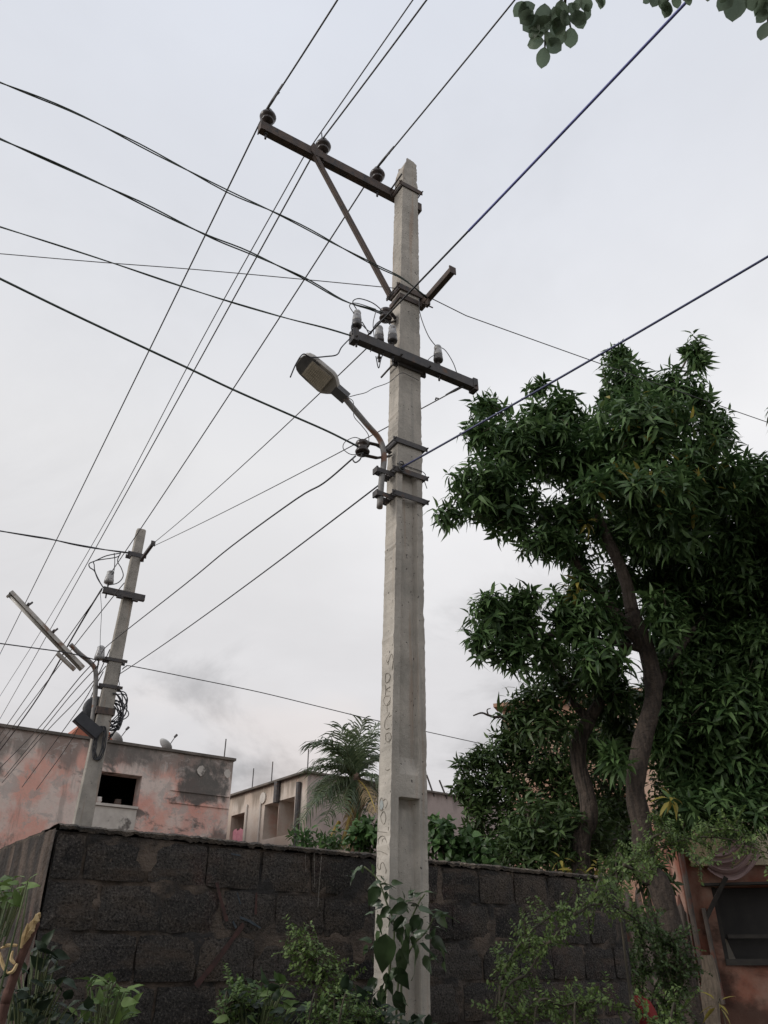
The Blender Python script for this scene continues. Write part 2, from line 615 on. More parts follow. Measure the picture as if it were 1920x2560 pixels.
M['block'] = mat_block()
M['mortar'] = mat_plain('old_mortar', (0.055, 0.045, 0.039), (0.150, 0.116, 0.092), 7, 0.95, 1.0, 55, bdist=0.02, c3=(0.035, 0.033, 0.032), s3=3, lo3=0.45, hi3=0.6)
M['coping'] = mat_plain('coping_crust', (0.040, 0.036, 0.033), (0.115, 0.092, 0.072), 14, 0.95, 1.0, 45, bdist=0.03, c3=(0.30, 0.245, 0.19), s3=6, lo3=0.58, hi3=0.66, stretch=(1, 1, 2.5))
M['render'] = mat_plain('side_render', (0.038, 0.032, 0.029), (0.150, 0.112, 0.090), 6, 0.95, 1.0, 40, bdist=0.03, stretch=(1.4, 1.4, 0.55), lo=0.38, hi=0.72, c3=(0.11, 0.045, 0.038), s3=2.2, lo3=0.58, hi3=0.68)
M['red_paint'] = mat_plain('faded_red_paint', (0.052, 0.031, 0.029), (0.085, 0.043, 0.038), 30, 0.95)
M['blue_paint'] = mat_plain('faded_blue_paint', (0.045, 0.058, 0.072), (0.075, 0.09, 0.105), 40, 0.95)
M['white_drip'] = mat_plain('white_drip', (0.12, 0.11, 0.10), (0.30, 0.28, 0.25), 90, 0.9)

WTOP = 2.20
WC = at_y(150, 2057, 3.91)                       # near corner, top
WC.z = 0
we = (at_y(1470, 2187, 6.18) - at_y(150, 2057, 3.91))
we.z = 0
we.normalize()
wback = Vector((-we.y, we.x, 0))
wfront = -wback
WL = 4.12
wall = thing('boundary_wall', WC, 'low wall of blackened concrete blocks running behind the near pole', 'wall')
core = MB()
core.box(WC + we * (WL / 2) + wback * 0.115 + Z * (WTOP / 2 - 0.01), we * (WL / 2 - 0.006), wback * 0.068, Z * (WTOP / 2 - 0.012))
ms_, mz_ = 200, 104
mv_ = []
for k in range(mz_ + 1):
    for i in range(ms_ + 1):
        s_, z_ = WL * i / ms_, (WTOP - 0.03) * k / mz_
        q_ = 0.5 + 0.5 * mnoise.noise(Vector((s_ * 2.6, z_ * 5.5, 2.2))) + 0.35 * mnoise.noise(Vector((s_ * 13, z_ * 13, 5.2)))
        dep_ = 0.000 + 0.034 * min(1.0, max(0.0, (q_ - 0.28) * 1.5))
        mv_.append(WC + we * s_ + wback * dep_ + Z * z_)
core.add(mv_, [(k * (ms_ + 1) + i, k * (ms_ + 1) + i + 1, (k + 1) * (ms_ + 1) + i + 1, (k + 1) * (ms_ + 1) + i) for k in range(mz_) for i in range(ms_)])
core.build('mortar', M['mortar'], wall)


def block_mesh(w, h, seed):
    r = random.Random(seed)
    mb = MB()
    nx, nz = 5, 4
    vs = []
    for k in range(nz + 1):
        for i in range(nx + 1):
            edge = i in (0, nx) or k in (0, nz)
            cr = (i in (0, nx)) and (k in (0, nz))
            x = -w / 2 + w * i / nx + (r.uniform(-.004, .004) if not cr else r.choice((-1, 1)) * 0 + r.uniform(.0, .008) * (1 if i == 0 else -1))
            zc = -h / 2 + h * k / nz + (r.uniform(-.0035, .0035) if not cr else r.uniform(0, .008) * (1 if k == 0 else -1))
            yv = (0.009 + r.uniform(0, .006)) if edge else r.uniform(-.003, .004)
            vs.append((x, yv, zc))
    fs = [(k * (nx + 1) + i, k * (nx + 1) + i + 1, (k + 1) * (nx + 1) + i + 1, (k + 1) * (nx + 1) + i) for k in range(nz) for i in range(nx)]
    mb.add(vs, fs)
    ring = [i for i in range(nx + 1)] + [k * (nx + 1) + nx for k in range(1, nz + 1)] + [nz * (nx + 1) + i for i in range(nx - 1, -1, -1)] + [k * (nx + 1) for k in range(nz - 1, 0, -1)]
    o = len(mb.v)
    mb.v += [(mb.v[i][0], 0.06, mb.v[i][2]) for i in ring]
    n = len(ring)
    mb.f += [(ring[j], o + j, o + (j + 1) % n, ring[(j + 1) % n]) for j in range(n)]
    me = bpy.data.meshes.new('block')
    me.from_pydata(mb.v, [], mb.f)
    me.materials.append(M['block'])
    me.update()
    return me


BH, BW, CH = 0.190, 0.302, 0.2095
full = [block_mesh(BW, BH, s) for s in range(7)]
wrot = math.atan2(we.y, we.x)
pitchw = BW + 0.014
ncourse = 10
for c in range(ncourse):
    zc = WTOP - 0.028 - CH * (c + 0.5)
    start = -pitchw * 0.5 if c % 2 == 0 else -pitchw * 0.18
    x = start + random.uniform(-.02, .02)
    while x < WL - 0.02:
        a0, a1 = max(x, 0.003), min(x + BW, WL - 0.003)
        if a1 - a0 > 0.05:
            me = random.choice(full)
            if a1 - a0 < BW - 0.02:
                me = block_mesh(a1 - a0, BH, random.randint(0, 9999))
            o = bpy.data.objects.new('block', me)
            COL.objects.link(o)
            o.parent = wall
            p = we * ((a0 + a1) / 2) + wfront * random.uniform(.003, .011) + Z * (zc + random.uniform(-.004, .004))
            o.location = p
            o.rotation_euler = (random.uniform(-.012, .012), random.uniform(-.008, .008), wrot + random.uniform(-.008, .008))
        x += pitchw + random.uniform(-.006, .008)
# coping crust: ragged mortar cap along both arms
cp = MB()
N = 150
for i in range(N):
    x0, x1 = WL * i / N, WL * (i + 1) / N


def cap_strip(mb, o, d, out, L, n, thick=0.20, seed=0.0):
    vs = []
    for i in range(n + 1):
        s = L * i / n
        k = mnoise.noise(Vector((s * 9, seed, 0)))
        k2 = mnoise.noise(Vector((s * 23, seed + 7, 0)))
        k3 = mnoise.noise(Vector((s * 2.3, seed + 17, 0)))
        k4 = mnoise.noise(Vector((s * 55, seed + 3, 0)))
        lip = 0.008 + 0.005 * k + 0.004 * k4
        base = o + d * s
        ztop = WTOP + 0.004 + 0.006 * k2 + 0.004 * k3 + 0.006 * k4
        zlow = WTOP - 0.026 + 0.008 * k + 0.010 * k2 + 0.010 * k4
        vs += [base + out * lip + Z * zlow, base + out * (lip + 0.004) + Z * (ztop - 0.012), base + out * (lip - 0.025) + Z * ztop,
               base - out * (thick * 0.5) + Z * (ztop + 0.012 * k2), base - out * (thick + 0.01) + Z * (ztop - 0.01), base - out * (thick + 0.012) + Z * (WTOP - 0.05)]
    fs = [(i * 6 + k, (i + 1) * 6 + k, (i + 1) * 6 + k + 1, i * 6 + k + 1) for i in range(n) for k in range(5)]
    mb.add(vs, fs)


cp = MB()
cap_strip(cp, WC, we, wfront, WL, 420, 0.19, 0.0)
cp.build('coping', M['coping'], wall)
# plastered return wall going away from the corner
SL = 5.2
ret = MB()
nx = 260
prof = []
vs = []
for i in range(nx + 1):
    s = SL * i / nx
    k = mnoise.noise(Vector((s * 17, 3.3, 0))) + 0.6 * mnoise.noise(Vector((s * 41, 8.3, 0)))
    off = -0.012 + 0.012 * k * (0.5 + abs(mnoise.noise(Vector((s * 2.2, 1.1, 0)))))
    for zc in (0.0, 0.7, 1.3, 1.6, 1.62, 1.9, WTOP - 0.02):
        kk = 0.006 * mnoise.noise(Vector((s * 11, zc * 2, 4.4)))
        st = 0.012 if 1.6 < zc < 1.63 else 0
        vs.append(WC + wback * s - we * (off * -1 * 0 - off * 1 + kk - 0.0 - st) * 1.0 + Z * zc + wback * 0.004)
ret.add(vs, [(i * 7 + k, i * 7 + k + 1, (i + 1) * 7 + k + 1, (i + 1) * 7 + k) for i in range(nx) for k in range(6)])
ret.build('rendered_face', M['render'], wall)
rb = MB()
rb.box(WC + wback * (SL / 2 + 0.19) + we * 0.10 + Z * (WTOP / 2 - 0.02), we * 0.078, wback * (SL / 2 - 0.01), Z * (WTOP / 2 - 0.02))
rb.build('return_core', M['mortar'], wall)
cr = MB()
cap_strip(cr, WC + wback * 0.19, wback, -we, SL - 0.19, 150, 0.19, 5.0)
cr.build('coping', M['coping'], wall)


def wall_pt(u, v, off=0.014):
    return at_pl(u, v, WC + wfront * off, wback)


def ribbon(mb, pts, w0, n, seed=0):
    """thin flat strip along pts, normal n"""
    r = random.Random(seed)
    pts = resample(pts, 0.02)
    vs = []
    for i, p in enumerate(pts):
        t = (pts[min(i + 1, len(pts) - 1)] - pts[max(i - 1, 0)]).normalized()
        s = t.cross(n).normalized()
        w = w0 * r.uniform(0.55, 1.1)
        vs += [p - s * w / 2, p + s * w / 2]
    mb.add(vs, [(2 * i, 2 * i + 1, 2 * i + 3, 2 * i + 2) for i in range(len(pts) - 1)])
    return mb


c6 = crop(0, 2050, 700 / 1659.0)
for pts, w, mt in (([(1285, 370), (1310, 480), (1345, 600)], .022, 'red_paint'), ([(1445, 615), (1330, 770), (1270, 850), (1160, 985)], .028, 'red_paint'),
                   ([(1520, 430), (1515, 560)], .016, 'red_paint'), ([(60, 1100), (70, 1190)], .02, 'red_paint')):
    mb = MB()
    ribbon(mb, [wall_pt(u, v) for u, v in c6(pts)], w, wfront, int(w * 1e4))
    mb.build('paint_mark', M[mt], wall)
for pts, w in (([(1420, 575), (1480, 600), (1545, 640)], .014), ([(1380, 600), (1400, 640)], .014), ([(1405, 430), (1425, 500)], .008), ([(1370, 200), (1425, 210)], .010)):
    mb = MB()
    ribbon(mb, [wall_pt(u, v) for u, v in c6(pts)], w, wfront, 3)
    mb.build('paint_mark', M['blue_paint'], wall)
c7 = crop(640, 2050, 700 / 1659.0)
for pts, w in (([(293, 205), (296, 310)], .0035), ([(345, 195), (347, 400)], .0035), ([(388, 215), (375, 380), (367, 515)], .0045)):
    mb = MB()
    ribbon(mb, [wall_pt(u, v) for u, v in c7(pts)], w, wfront, 3)
    mb.build('drip_stain', M['white_drip'], wall)

# ------------------------------------------------------------------ near utility pole
pt0, pt1 = at_y(1006, 2200, 4.60), at_y(1016, 412, 4.60)
lean = (pt1 - pt0) / (pt1.z - pt0.z)
PTOP = pt1.z


def pax(z):
    return pt0 + lean * (z - pt0.z)


def pha(z):      # half size along A (wide face)
    t = (z - pt0.z) / (PTOP - pt0.z)
    return 0.124 + (0.079 - 0.124) * t


PHW = 0.068      # half size along W (narrow face)


def zpix(v, u=1010):
    """height at which pixel row v meets the wide face of the near pole"""
    z = 5.0
    for _ in range(6):
        z = at_pl(u, v, pax(z) - W * PHW, W).z
    return z


pole = thing('utility_pole', (pax(0).x, pax(0).y, 0), 'tall weathered concrete utility pole with rough edges in front of block wall', 'pole')
z_ch1, z_ch0 = zpix(1172), zpix(1935)      # upper recess, top and bottom
z_cl1 = zpix(1992)                         # lower recess, top
zs = [-0.02]
while zs[-1] < PTOP - 0.004:
    zs.append(zs[-1] + (0.022 if zs[-1] > 1.2 else 0.08))
zs += [z_ch1, z_ch1 - 0.004, z_ch0, z_ch0 + 0.10, z_cl1, z_cl1 - 0.004]
zs = sorted(z for z in zs if z <= PTOP)


def chan(z):
    if z > z_ch1 - 0.002 or (z_cl1 - 0.002 < z < z_ch0 + 0.001):
        return 0.0
    if z < z_cl1:
        return 1.0
    return min(1.0, (z - z_ch0) / 0.10)


sh = MB()
ring = []
for i, z in enumerate(zs):
    c = pax(z)
    ha = pha(z)
    d = 0.036 * chan(z) + (0.040 * math.exp(-(z_cl1 - z) / 0.07) if z < z_cl1 - 0.002 else 0) + (0.030 * math.exp(-(z_ch1 - z) / 0.05) if z_ch0 < z < z_ch1 - 0.002 else 0)
    d = min(d, PHW - 0.004)
    q = lambda f, s: mnoise.noise(Vector((s * 5.1, z * f, s)))
    tip = 0.0
    if z > PTOP - 0.30:
        tip = (z - PTOP + 0.30) / 0.30
    je = [0.0035 * q(5.3, k) + 0.0065 * q(41, k + 9) * (0.4 + abs(q(2.1, k + 60))) + 0.011 * max(0.0, q(11.7, k + 20) - 0.25) * (1 + q(37, k + 33)) - 0.022 * max(0.0, q(7.1, k + 47) - 0.45) for k in range(4)]
    aL = -ha - je[0] + tip ** 2.2 * 0.055
    aR = ha + je[1] - tip * 0.012 + (0.008 * q(30, 31) if tip else 0)
    c1, c2 = ha * 0.58, ha * 0.44
    f = -PHW + 0.003 * q(9, 40)
    bk = PHW
    sec = [(aL + abs(je[2]) * .8, f), (-c1, f), (-c2, f + d), (c2, f + d), (c1, f), (aR - abs(je[3]), f + abs(je[3]) * .5),
           (aR, bk), (c1, bk), (c2, bk - d), (-c2, bk - d), (-c1, bk), (aL, bk)]
    ring.append([c + A * x + W * y + Z * 0 + Z * (0) for x, y in sec])
    for k, p in enumerate(ring[-1]):
        p.z = z
n = 12
allv = [p for r_ in ring for p in r_]
# broken, slanting head of the pole
for k, dz_ in enumerate((-.05, -.01, .01, .0, -.01, -.03, -.02, -.03, -.01, .0, .0, -.05)):
    allv[-12 + k].z += dz_
fs = [(i * n + k, i * n + (k + 1) % n, (i + 1) * n + (k + 1) % n, (i + 1) * n + k) for i in range(len(zs) - 1) for k in range(n)]
fs += [tuple((len(zs) - 1) * n + k for k in range(n))]
sh.add(allv, fs)
shaft = sh.build('shaft', M['pole'], pole)
# leaf-shaped concrete splinter on the head
sp = MB()
b0 = pax(PTOP) + A * 0.035 - Z * 0.01
sp.add([b0 + A * x + W * y + Z * zz_ for x, y, zz_ in ((-.04, -.03, -.06), (.03, -.035, -.07), (.035, .03, -.05), (-.03, .03, -.04), (-.028, -.02, .03), (.022, -.03, .035), (.03, .02, .05), (-.012, .0, .075), (.006, -.005, .115))],
       [(0, 1, 5, 4), (1, 2, 6, 5), (2, 3, 7, 6), (3, 0, 4, 7), (4, 5, 8, 7), (5, 6, 8), (6, 7, 8)])
sp.build('splinter', M['pole'], pole)

# scratched date and letters on the narrow face
LF = lambda z: pax(z) - A * (pha(z) + 0.0015)
Z1 = crop(930, 1330, 150 / 737.0)
C5 = crop(900, 1700, 220 / 869.0)
Z2 = crop(930, 1960, 150 / 1276.0)
strokes = []
for fn, L_ in ((Z1, [[(175, 1575), (195, 1600), (240, 1500), (262, 1572)], [(195, 1600), (197, 1632)], [(260, 1580), (245, 1690)],
                     [(165, 1740), (200, 1735), (225, 1770), (205, 1830), (170, 1850), (163, 1800), (165, 1740)], [(160, 1880), (168, 1950), (162, 2010)], [(222, 1900), (175, 1937), (225, 1962)],
                     [(215, 2012), (160, 2022), (145, 2080), (170, 2130), (215, 2110), (227, 2030)], [(225, 2060), (187, 2130), (190, 2212)]]),
               (C5, [[(292, 330), (250, 400), (243, 470), (262, 485), (288, 475)], [(312, 345), (285, 367)], [(255, 532), (290, 520), (307, 560), (290, 605), (257, 602), (252, 560), (255, 532)], [(250, 880), (270, 892), (290, 880)]]),
               (Z2, [[(163, 430), (175, 340), (205, 290), (235, 340), (247, 362), (272, 320), (302, 332), (327, 400), (302, 480), (280, 512)], [(160, 500), (180, 565), (240, 540)],
                     [(180, 690), (215, 612), (250, 585), (277, 640), (292, 740), (265, 842), (230, 842), (198, 780), (180, 690)], [(112, 1005), (200, 1015), (315, 1030)], [(352, 910), (345, 990)],
                     [(142, 1275), (133, 1180), (190, 1110), (250, 1112), (295, 1190), (330, 1290), (347, 1390)], [(215, 1170), (216, 1240), (185, 1322), (145, 1282)], [(115, 1430), (190, 1430), (320, 1495)],
                     [(125, 1560), (125, 1700), (115, 1750), (140, 1812), (175, 1800), (185, 1710), (230, 1660), (270, 1740), (296, 1830), (290, 1900)], [(112, 1950), (190, 1950), (247, 1970)]])):
    strokes += [fn(s) for s in L_]
for s in strokes:
    pts = []
    for u, v in s:
        z = 3.0
        for _ in range(5):
            z = at_pl(u, v, LF(z), A).z
        pts.append(at_pl(u, v, LF(z), A))
    mb = MB()
    mb.tube(spline(pts, 4), 0.0018, 5)
    mb.build('scratched_character', M['groove'], pole)
mb = MB()
pp = [at_pl(u, v, LF(2.4) - A * 0.001, A) for u, v in Z2([(175, 380), (205, 330), (235, 385), (245, 470), (215, 540), (180, 540), (168, 460)])]
mb.prism(pp, -A * 0.001)
mb.build('paint_dab', mat_plain('pale_blue_dab', (0.28, 0.31, 0.31), (0.36, 0.38, 0.37), 60, 0.9), pole)


def band(par, axf, ha, z, h, t, mat, ears=True, name='clamp_band', hw=PHW, ext=0.028):
    """flat steel clamp round a pole, with ears and bolt ends on both narrow sides"""
    mb = MB()
    c = axf(z)
    a_, w_ = ha(z) + 0.006, hw + 0.006
    for sgn in (-1, 1):
        mb.box(c + W * (sgn * (w_ + t / 2)), A * (a_ + t), W * (t / 2), Z * (h / 2))
        mb.box(c + A * (sgn * (a_ + t / 2)), A * (t / 2), W * (w_ - 0.0008), Z * (h / 2 - 0.001))
    o = mb.build(name, mat, par)
    if ears:
        for sgn in (-1, 1):
            e = MB()
            ce = c + A * (sgn * (a_ + t + ext / 2))
            for sw in (-1, 1):
                e.box(ce + W * (sw * (w_ + t / 2 + 0.0007)), A * (ext / 2), W * (t / 2), Z * (h / 2 - 0.002))
            e.tube([ce - W * (w_ + t + 0.022) + A * (sgn * .004), ce + W * (w_ + t + 0.02) + A * (sgn * .004)], 0.006, 6)
            e.build('bolt', mat, o)
    return o


band(pole, pax, pha, zpix(463), 0.05, 0.007, M['rust'])
band(pole, pax, pha, zpix(722), 0.055, 0.008, M['rust'])
band(pole, pax, pha, zpix(738) - 0.03, 0.05, 0.008, M['rust'], ears=False)
band(pole, pax, pha, zpix(1107), 0.040, 0.007, M['steel'])
band(pole, pax, pha, zpix(1180), 0.040, 0.007, M['steel'])
band(pole, pax, pha, zpix(1240), 0.040, 0.007, M['steel'])

# upper side arm behind the shaft: channel iron with a bevelled end on the right
UA_P = pax(7.6) + W * (PHW + 0.035)
ua_l = dpl(563, 277, UA_P, W)
ua_r = dpl(907, 451, UA_P, W)
ua_z = (ua_l.z + ua_r.z) / 2
ua_l.z = ua_r.z = ua_z
ua = MB()
AH, AWD, AT = 0.100, 0.055, 0.007


def channel(mb, p, q, h, w, t, up=Z, back=W):
    """C-section: web towards the camera side (-back), flanges going back"""
    d = (q - p) / 2
    c = (p + q) / 2
    mb.box(c - back * (w / 2), d, back * (t / 2), up * (h / 2))
    mb.box(c + up * (h / 2 - t / 2) + back * (t / 2 + 0.0003), d * 0.9995, back * (w / 2 - 0.0004), up * (t / 2 - 0.0004))
    mb.box(c - up * (h / 2 - t / 2) + back * (t / 2 + 0.0003), d * 0.9995, back * (w / 2 - 0.0004), up * (t / 2 - 0.0004))


channel(ua, ua_l, ua_r, AH, AWD, AT)
uarm = ua.build('upper_cross_arm', M['rust'], pole)
ua_dir = (ua_r - ua_l).normalized()
mb = MB()
mb.box(ua_l + W * 0.002 - ua_dir * 0.006, ua_dir * 0.005, W * (AWD / 2 + 0.008), Z * (AH / 2 + 0.012))
mb.build('end_plate', M['rust'], uarm)
# fixing bolts through the arm beside the shaft
mb = MB()
for s in (-0.06, ):
    q = pax(ua_z) + A * (-pha(ua_z) - 0.04)
    mb.tube([q - W * (PHW + 0.05) + Z * 0.02, q + W * (PHW + 0.09) + Z * 0.02], 0.008, 6)
mb.build('bolt', M['steel'], uarm)

PIN_PROF = [(0.020, -0.02), (0.034, 0.0), (0.050, 0.012), (0.055, 0.022), (0.046, 0.030), (0.050, 0.040), (0.068, 0.056), (0.072, 0.072), (0.066, 0.092), (0.050, 0.112), (0.036, 0.120), (0.033, 0.132), (0.040, 0.140), (0.036, 0.154), (0.018, 0.160)]
upper_tops = []
for u, v in ((577, 268), (697, 330), (815, 390)):
    q = dpl(u, v, UA_P, W)
    p = Vector((q.x, q.y, ua_z + AH / 2))
    s = (p - ua_l).dot(ua_dir)
    p = ua_l + ua_dir * s + Z * (AH / 2)
    mb = MB()
    mb.lathe(p + Z * 0.055, Z, PIN_PROF, 20)
    ins = mb.build('pin_insulator', M['brown_porcelain'], pole, smooth=True)
    mb = MB()
    mb.tube([p - Z * (AH + 0.07), p + Z * 0.06], 0.0095, 8)
    mb.lathe(p + Z * 0.001, Z, [(0.022, 0), (0.022, 0.014)], 6)
    mb.lathe(p - Z * (AH + 0.018), Z, [(0.020, 0), (0.020, 0.014)], 6)
    mb.build('pin', M['steel'], ins)
    upper_tops.append(p + Z * 0.185)

# brace strut and its triangular gusset
br_t = dpl(683, 338, UA_P - W * 0.042, W)
br_b = dpl(846, 640, pax(6.4) - W * 0.03, W)
mb = MB()
mb.bar(br_t, br_b, A, 0.052, 0.006)
mb.bar(br_t + W * 0.004 - A * 0.022, br_b + W * 0.004 - A * 0.022, W, 0.042, 0.005)
mb.build('brace', M['rust'], pole)
mb = MB()
gq = ua_l + ua_dir * ((br_t - ua_l).dot(ua_dir)) - W * 0.036
mb.prism([gq + A * -0.05 + Z * 0.045, gq + A * 0.06 + Z * 0.045, gq + A * 0.075 - Z * 0.045, gq - A * 0.02 - Z * 0.055, gq + A * -0.05 - Z * 0.02], -W * 0.006)
mb.prism([gq + A * -0.055 + Z * 0.050 + W * .01, gq + A * 0.02 + Z * 0.050 + W * .01, gq - A * 0.02 + Z * 0.115 + W * .01], -W * 0.006)
mb.build('gusset', M['rust'], pole)
mb = MB()
mb.tube([br_b - W * 0.05 - A * .01, br_b + W * 0.06 - A * .01], 0.008, 6)
mb.build('bolt', M['steel'], pole)

# short bracket pointing towards the street on the right of the shaft
zb_ = zpix(735)
bk0 = pax(zb_) + A * (pha(zb_) + 0.02) - W * (PHW - 0.06)
bk1 = dpl(972, 583, bk0, A)
bk1.z = bk0.z = (bk0.z + bk1.z) / 2
mb = MB()
mb.bar(bk0, bk1, A, 0.006, 0.050)
mb.bar(bk0 - Z * 0.026 + A * 0.020, bk1 - Z * 0.026 + A * 0.020, A, 0.044, 0.006)
bracket = mb.build('side_bracket', M['rust'], pole)
mb = MB()
d_ = (bk1 - bk0).normalized()
mb.box(bk1 + d_ * 0.006 + A * 0.02, A * 0.03, d_ * 0.005, Z * 0.036)
mb.build('end_plate', M['rust'], bracket)
bm = bk0.lerp(bk1, 0.28)
mb = MB()
mb.box(bm - Z * 0.055 + A * 0.012, A * 0.010, d_ * 0.022, Z * 0.04)
mb.tube([bm - Z * 0.09 - A * .03, bm - Z * 0.09 + A * 0.06], 0.006, 6)
mb.build('hook_plate', M['rust'], bracket)

# lower cross-arm in front of the shaft
LA_P = pax(5.75) - W * (PHW + 0.040)
la_l = dpl(766, 727, LA_P, W)
la_r = dpl(1022, 834, LA_P, W)
la_z = (la_l.z + la_r.z) / 2
la_l.z = la_r.z = la_z
mb = MB()
LH = 0.080
channel(mb, la_l, la_r, LH, 0.055, 0.006)
larm = mb.build('lower_cross_arm', M['steel'], pole)
la_dir = (la_r - la_l).normalized()
for p_, s_ in ((la_l, -1), (la_r, 1)):
    mb = MB()
    mb.box(p_ + la_dir * (s_ * 0.004) + W * 0.002, la_dir * 0.022, W * 0.036, Z * (LH / 2 + 0.016))
    mb.tube([p_ - W * 0.05 - Z * 0.02, p_ + W * 0.05 - Z * 0.02], 0.008, 6)
    mb.build('end_clamp', M['steel'], larm)
for s_ in (-1, 1):
    q = pax(la_z - 0.03) + A * (s_ * (pha(la_z) + 0.030))
    mb = MB()
    mb.tube([q - W * (PHW + 0.10), q + W * (PHW + 0.08)], 0.0085, 6)
    mb.box(q - W * (PHW - 0.012) + Z * 0.0, A * 0.02, W * 0.01, Z * 0.035)
    mb.build('bolt', M['steel'], larm)
mb = MB()
q = pax(la_z - 0.05) - W * (PHW + 0.012)
mb.box(q + Z * 0.0, A * (pha(la_z) + 0.01), W * 0.008, Z * 0.012)
mb.build('packing_plate', M['steel'], larm)

SM_W = [(0.014, 0.040), (0.034, 0.044), (0.036, 0.060), (0.033, 0.085), (0.031, 0.103), (0.027, 0.110), (0.029, 0.118), (0.031, 0.130), (0.026, 0.144), (0.014, 0.148)]
SM_D = [(0.018, -0.012), (0.036, -0.008), (0.039, 0.004), (0.037, 0.030), (0.035, 0.0435), (0.015, 0.0438)]
small_tops = {}
for key, u, v, back in (('left', 770, 735, 0.0), ('mid', 827, 757, 0.055), ('near', 848, 764, 0.0), ('right', 948, 805, 0.0)):
    q = dpl(u, v, LA_P, W)
    p = la_l + la_dir * ((q - la_l).dot(la_dir)) + Z * (LH / 2) + W * back
    mb = MB()
    mb.lathe(p + Z * 0.075, Z, SM_W, 16)
    ins = mb.build('pin_insulator', M['white_porcelain'], pole, smooth=True)
    mb = MB()
    mb.lathe(p + Z * 0.075, Z, SM_D, 16)
    mb.build('skirt', M['dark_porcelain'], ins, smooth=True)
    mb = MB()
    mb.tube([p - Z * (LH + 0.05), p + Z * 0.07], 0.008, 8)
    mb.lathe(p + Z * 0.012, Z, [(0.016, 0), (0.018, 0.008), (0.016, 0.016)], 8)
    mb.lathe(p - Z * (LH + 0.014), Z, [(0.016, 0), (0.016, 0.012)], 6)
    mb.build('pin', M['steel'], ins)
    small_tops[key] = p + Z * 0.188

SPOOL = [(0.020, -0.050), (0.047, -0.046), (0.052, -0.030), (0.044, -0.014), (0.036, 0.0), (0.044, 0.014), (0.052, 0.030), (0.047, 0.046), (0.020, 0.050)]


def spool(p, par, strap_to):
    mb = MB()
    mb.lathe(p, Z, SPOOL, 18)
    s = mb.build('shackle_insulator', M['brown_porcelain'], par, smooth=True)
    mb = MB()
    for sg in (-1, 1):
        e = strap_to + Z * (sg * 0.012)
        mb.bar(p + Z * (sg * 0.056), p.lerp(e, 0.5) + Z * (sg * 0.050), Z, 0.007, 0.030)
        mb.bar(p.lerp(e, 0.5) + Z * (sg * 0.050), e, Z, 0.007, 0.030)
    mb.tube([p - Z * 0.075, p + Z * 0.07], 0.007, 6)
    mb.build('strap', M['steel'], s)
    return s


sp1 = dpl(833, 681, pax(6.2) - W * 0.0, W)
spool(sp1, pole, pax(sp1.z) - A * (pha(sp1.z) + 0.0))
sp2 = dpl(783, 968, pax(4.95), W)
spool(sp2, pole, pax(sp2.z + 0.03) - A * (pha(sp2.z) + 0.012))

# ------------------------------------------------------------------ street lamp on the near pole
lp_plane = pax(5.0) - W * 0.02
lpts = [dpl(u, v, lp_plane, W) for u, v in ((820, 1097), (824, 1040), (829, 1000), (828, 972), (818, 946), (790, 914), (738, 852))]
lamp = thing('street_lamp', lpts[0], 'grey street lamp head on a bent rusty pipe clamped to the near pole', 'street lamp')
mb = MB()
mb.tube(spline(lpts, 6), 0.021, 12)
mb.build('pipe', M['pipe'], lamp, smooth=True)
hd = (lpts[-1] - lpts[-2]).normalized()
h0 = dpl(748, 862, lp_plane, W)
h1 = dpl(648, 775, lp_plane, W)
hd = (h1 - h0)
HLEN = hd.length
hd.normalize()
# the underside of the head faces down and towards the street
hside = W.copy()
hside = (hside - hd * hside.dot(hd)).normalized()
hn = hd.cross(hside).normalized()
if hn.z > 0:
    hn = -hn
hn = (hn + (-W) * 0.25).normalized()
hside = hn.cross(hd).normalized()


def lamp_outline(k=1.0, inset=0.0):
    # (along, half width)
    return [(0.235, 0.036), (0.30, 0.064), (0.37, 0.088), (0.44, 0.096), (0.70, 0.093), (0.86, 0.088), (0.935, 0.076), (0.98, 0.054), (1.0, 0.022)]


prof = lamp_outline()


def outline(scale, a0=0.0, a1=1.0):
    pts = [(s, w) for s, w in prof if a0 <= s <= a1]
    return [(s * HLEN, w * scale) for s, w in pts] + [(s * HLEN, -w * scale) for s, w in reversed(pts)]


def lay(poly, off):
    return [h0 + hd * s + hside * w + hn * off for s, w in poly]


mb = MB()
n_ = len(outline(1))
rings = [lay(outline(0.97), 0.022), lay(outline(1.0), 0.010), lay(outline(1.0), -0.012), lay(outline(0.86), -0.045), lay(outline(0.5), -0.060)]
vs = [p for r_ in rings for p in r_]
fs = [(i * n_ + k, i * n_ + (k + 1) % n_, (i + 1) * n_ + (k + 1) % n_, (i + 1) * n_ + k) for i in range(len(rings) - 1) for k in range(n_)]
fs += [tuple(range(n_ - 1, -1, -1)), tuple((len(rings) - 1) * n_ + k for k in range(n_))]
mb.add(vs, fs)
head = mb.build('lamp_head', M['lamp_body'], lamp)
mb = MB()
mb.box(h0 + hd * (HLEN * 0.13) - hn * 0.006, hd * (HLEN * 0.13), hside * 0.036, hn * 0.030)
mb.build('socket', M['lamp_rim'], lamp)
mb = MB()
rim = [(s, w) for s, w in outline(0.99, 0.30, 1.0)]
inn = [(s, w) for s, w in outline(0.90, 0.36, 0.985)]
mb.prism(lay(outline(0.93, 0.70, 0.98), 0.0225), hn * 0.004)
mb.build('rim', M['lamp_rim'], head)
mb = MB()
lens = [(0.40 * HLEN, 0.072), (0.82 * HLEN, 0.070), (0.82 * HLEN, -0.070), (0.40 * HLEN, -0.072)]
mb.prism(lay(lens, 0.027), hn * 0.004)
lens_o = mb.build('lens', M['lamp_glass'], lamp)
mb = MB()
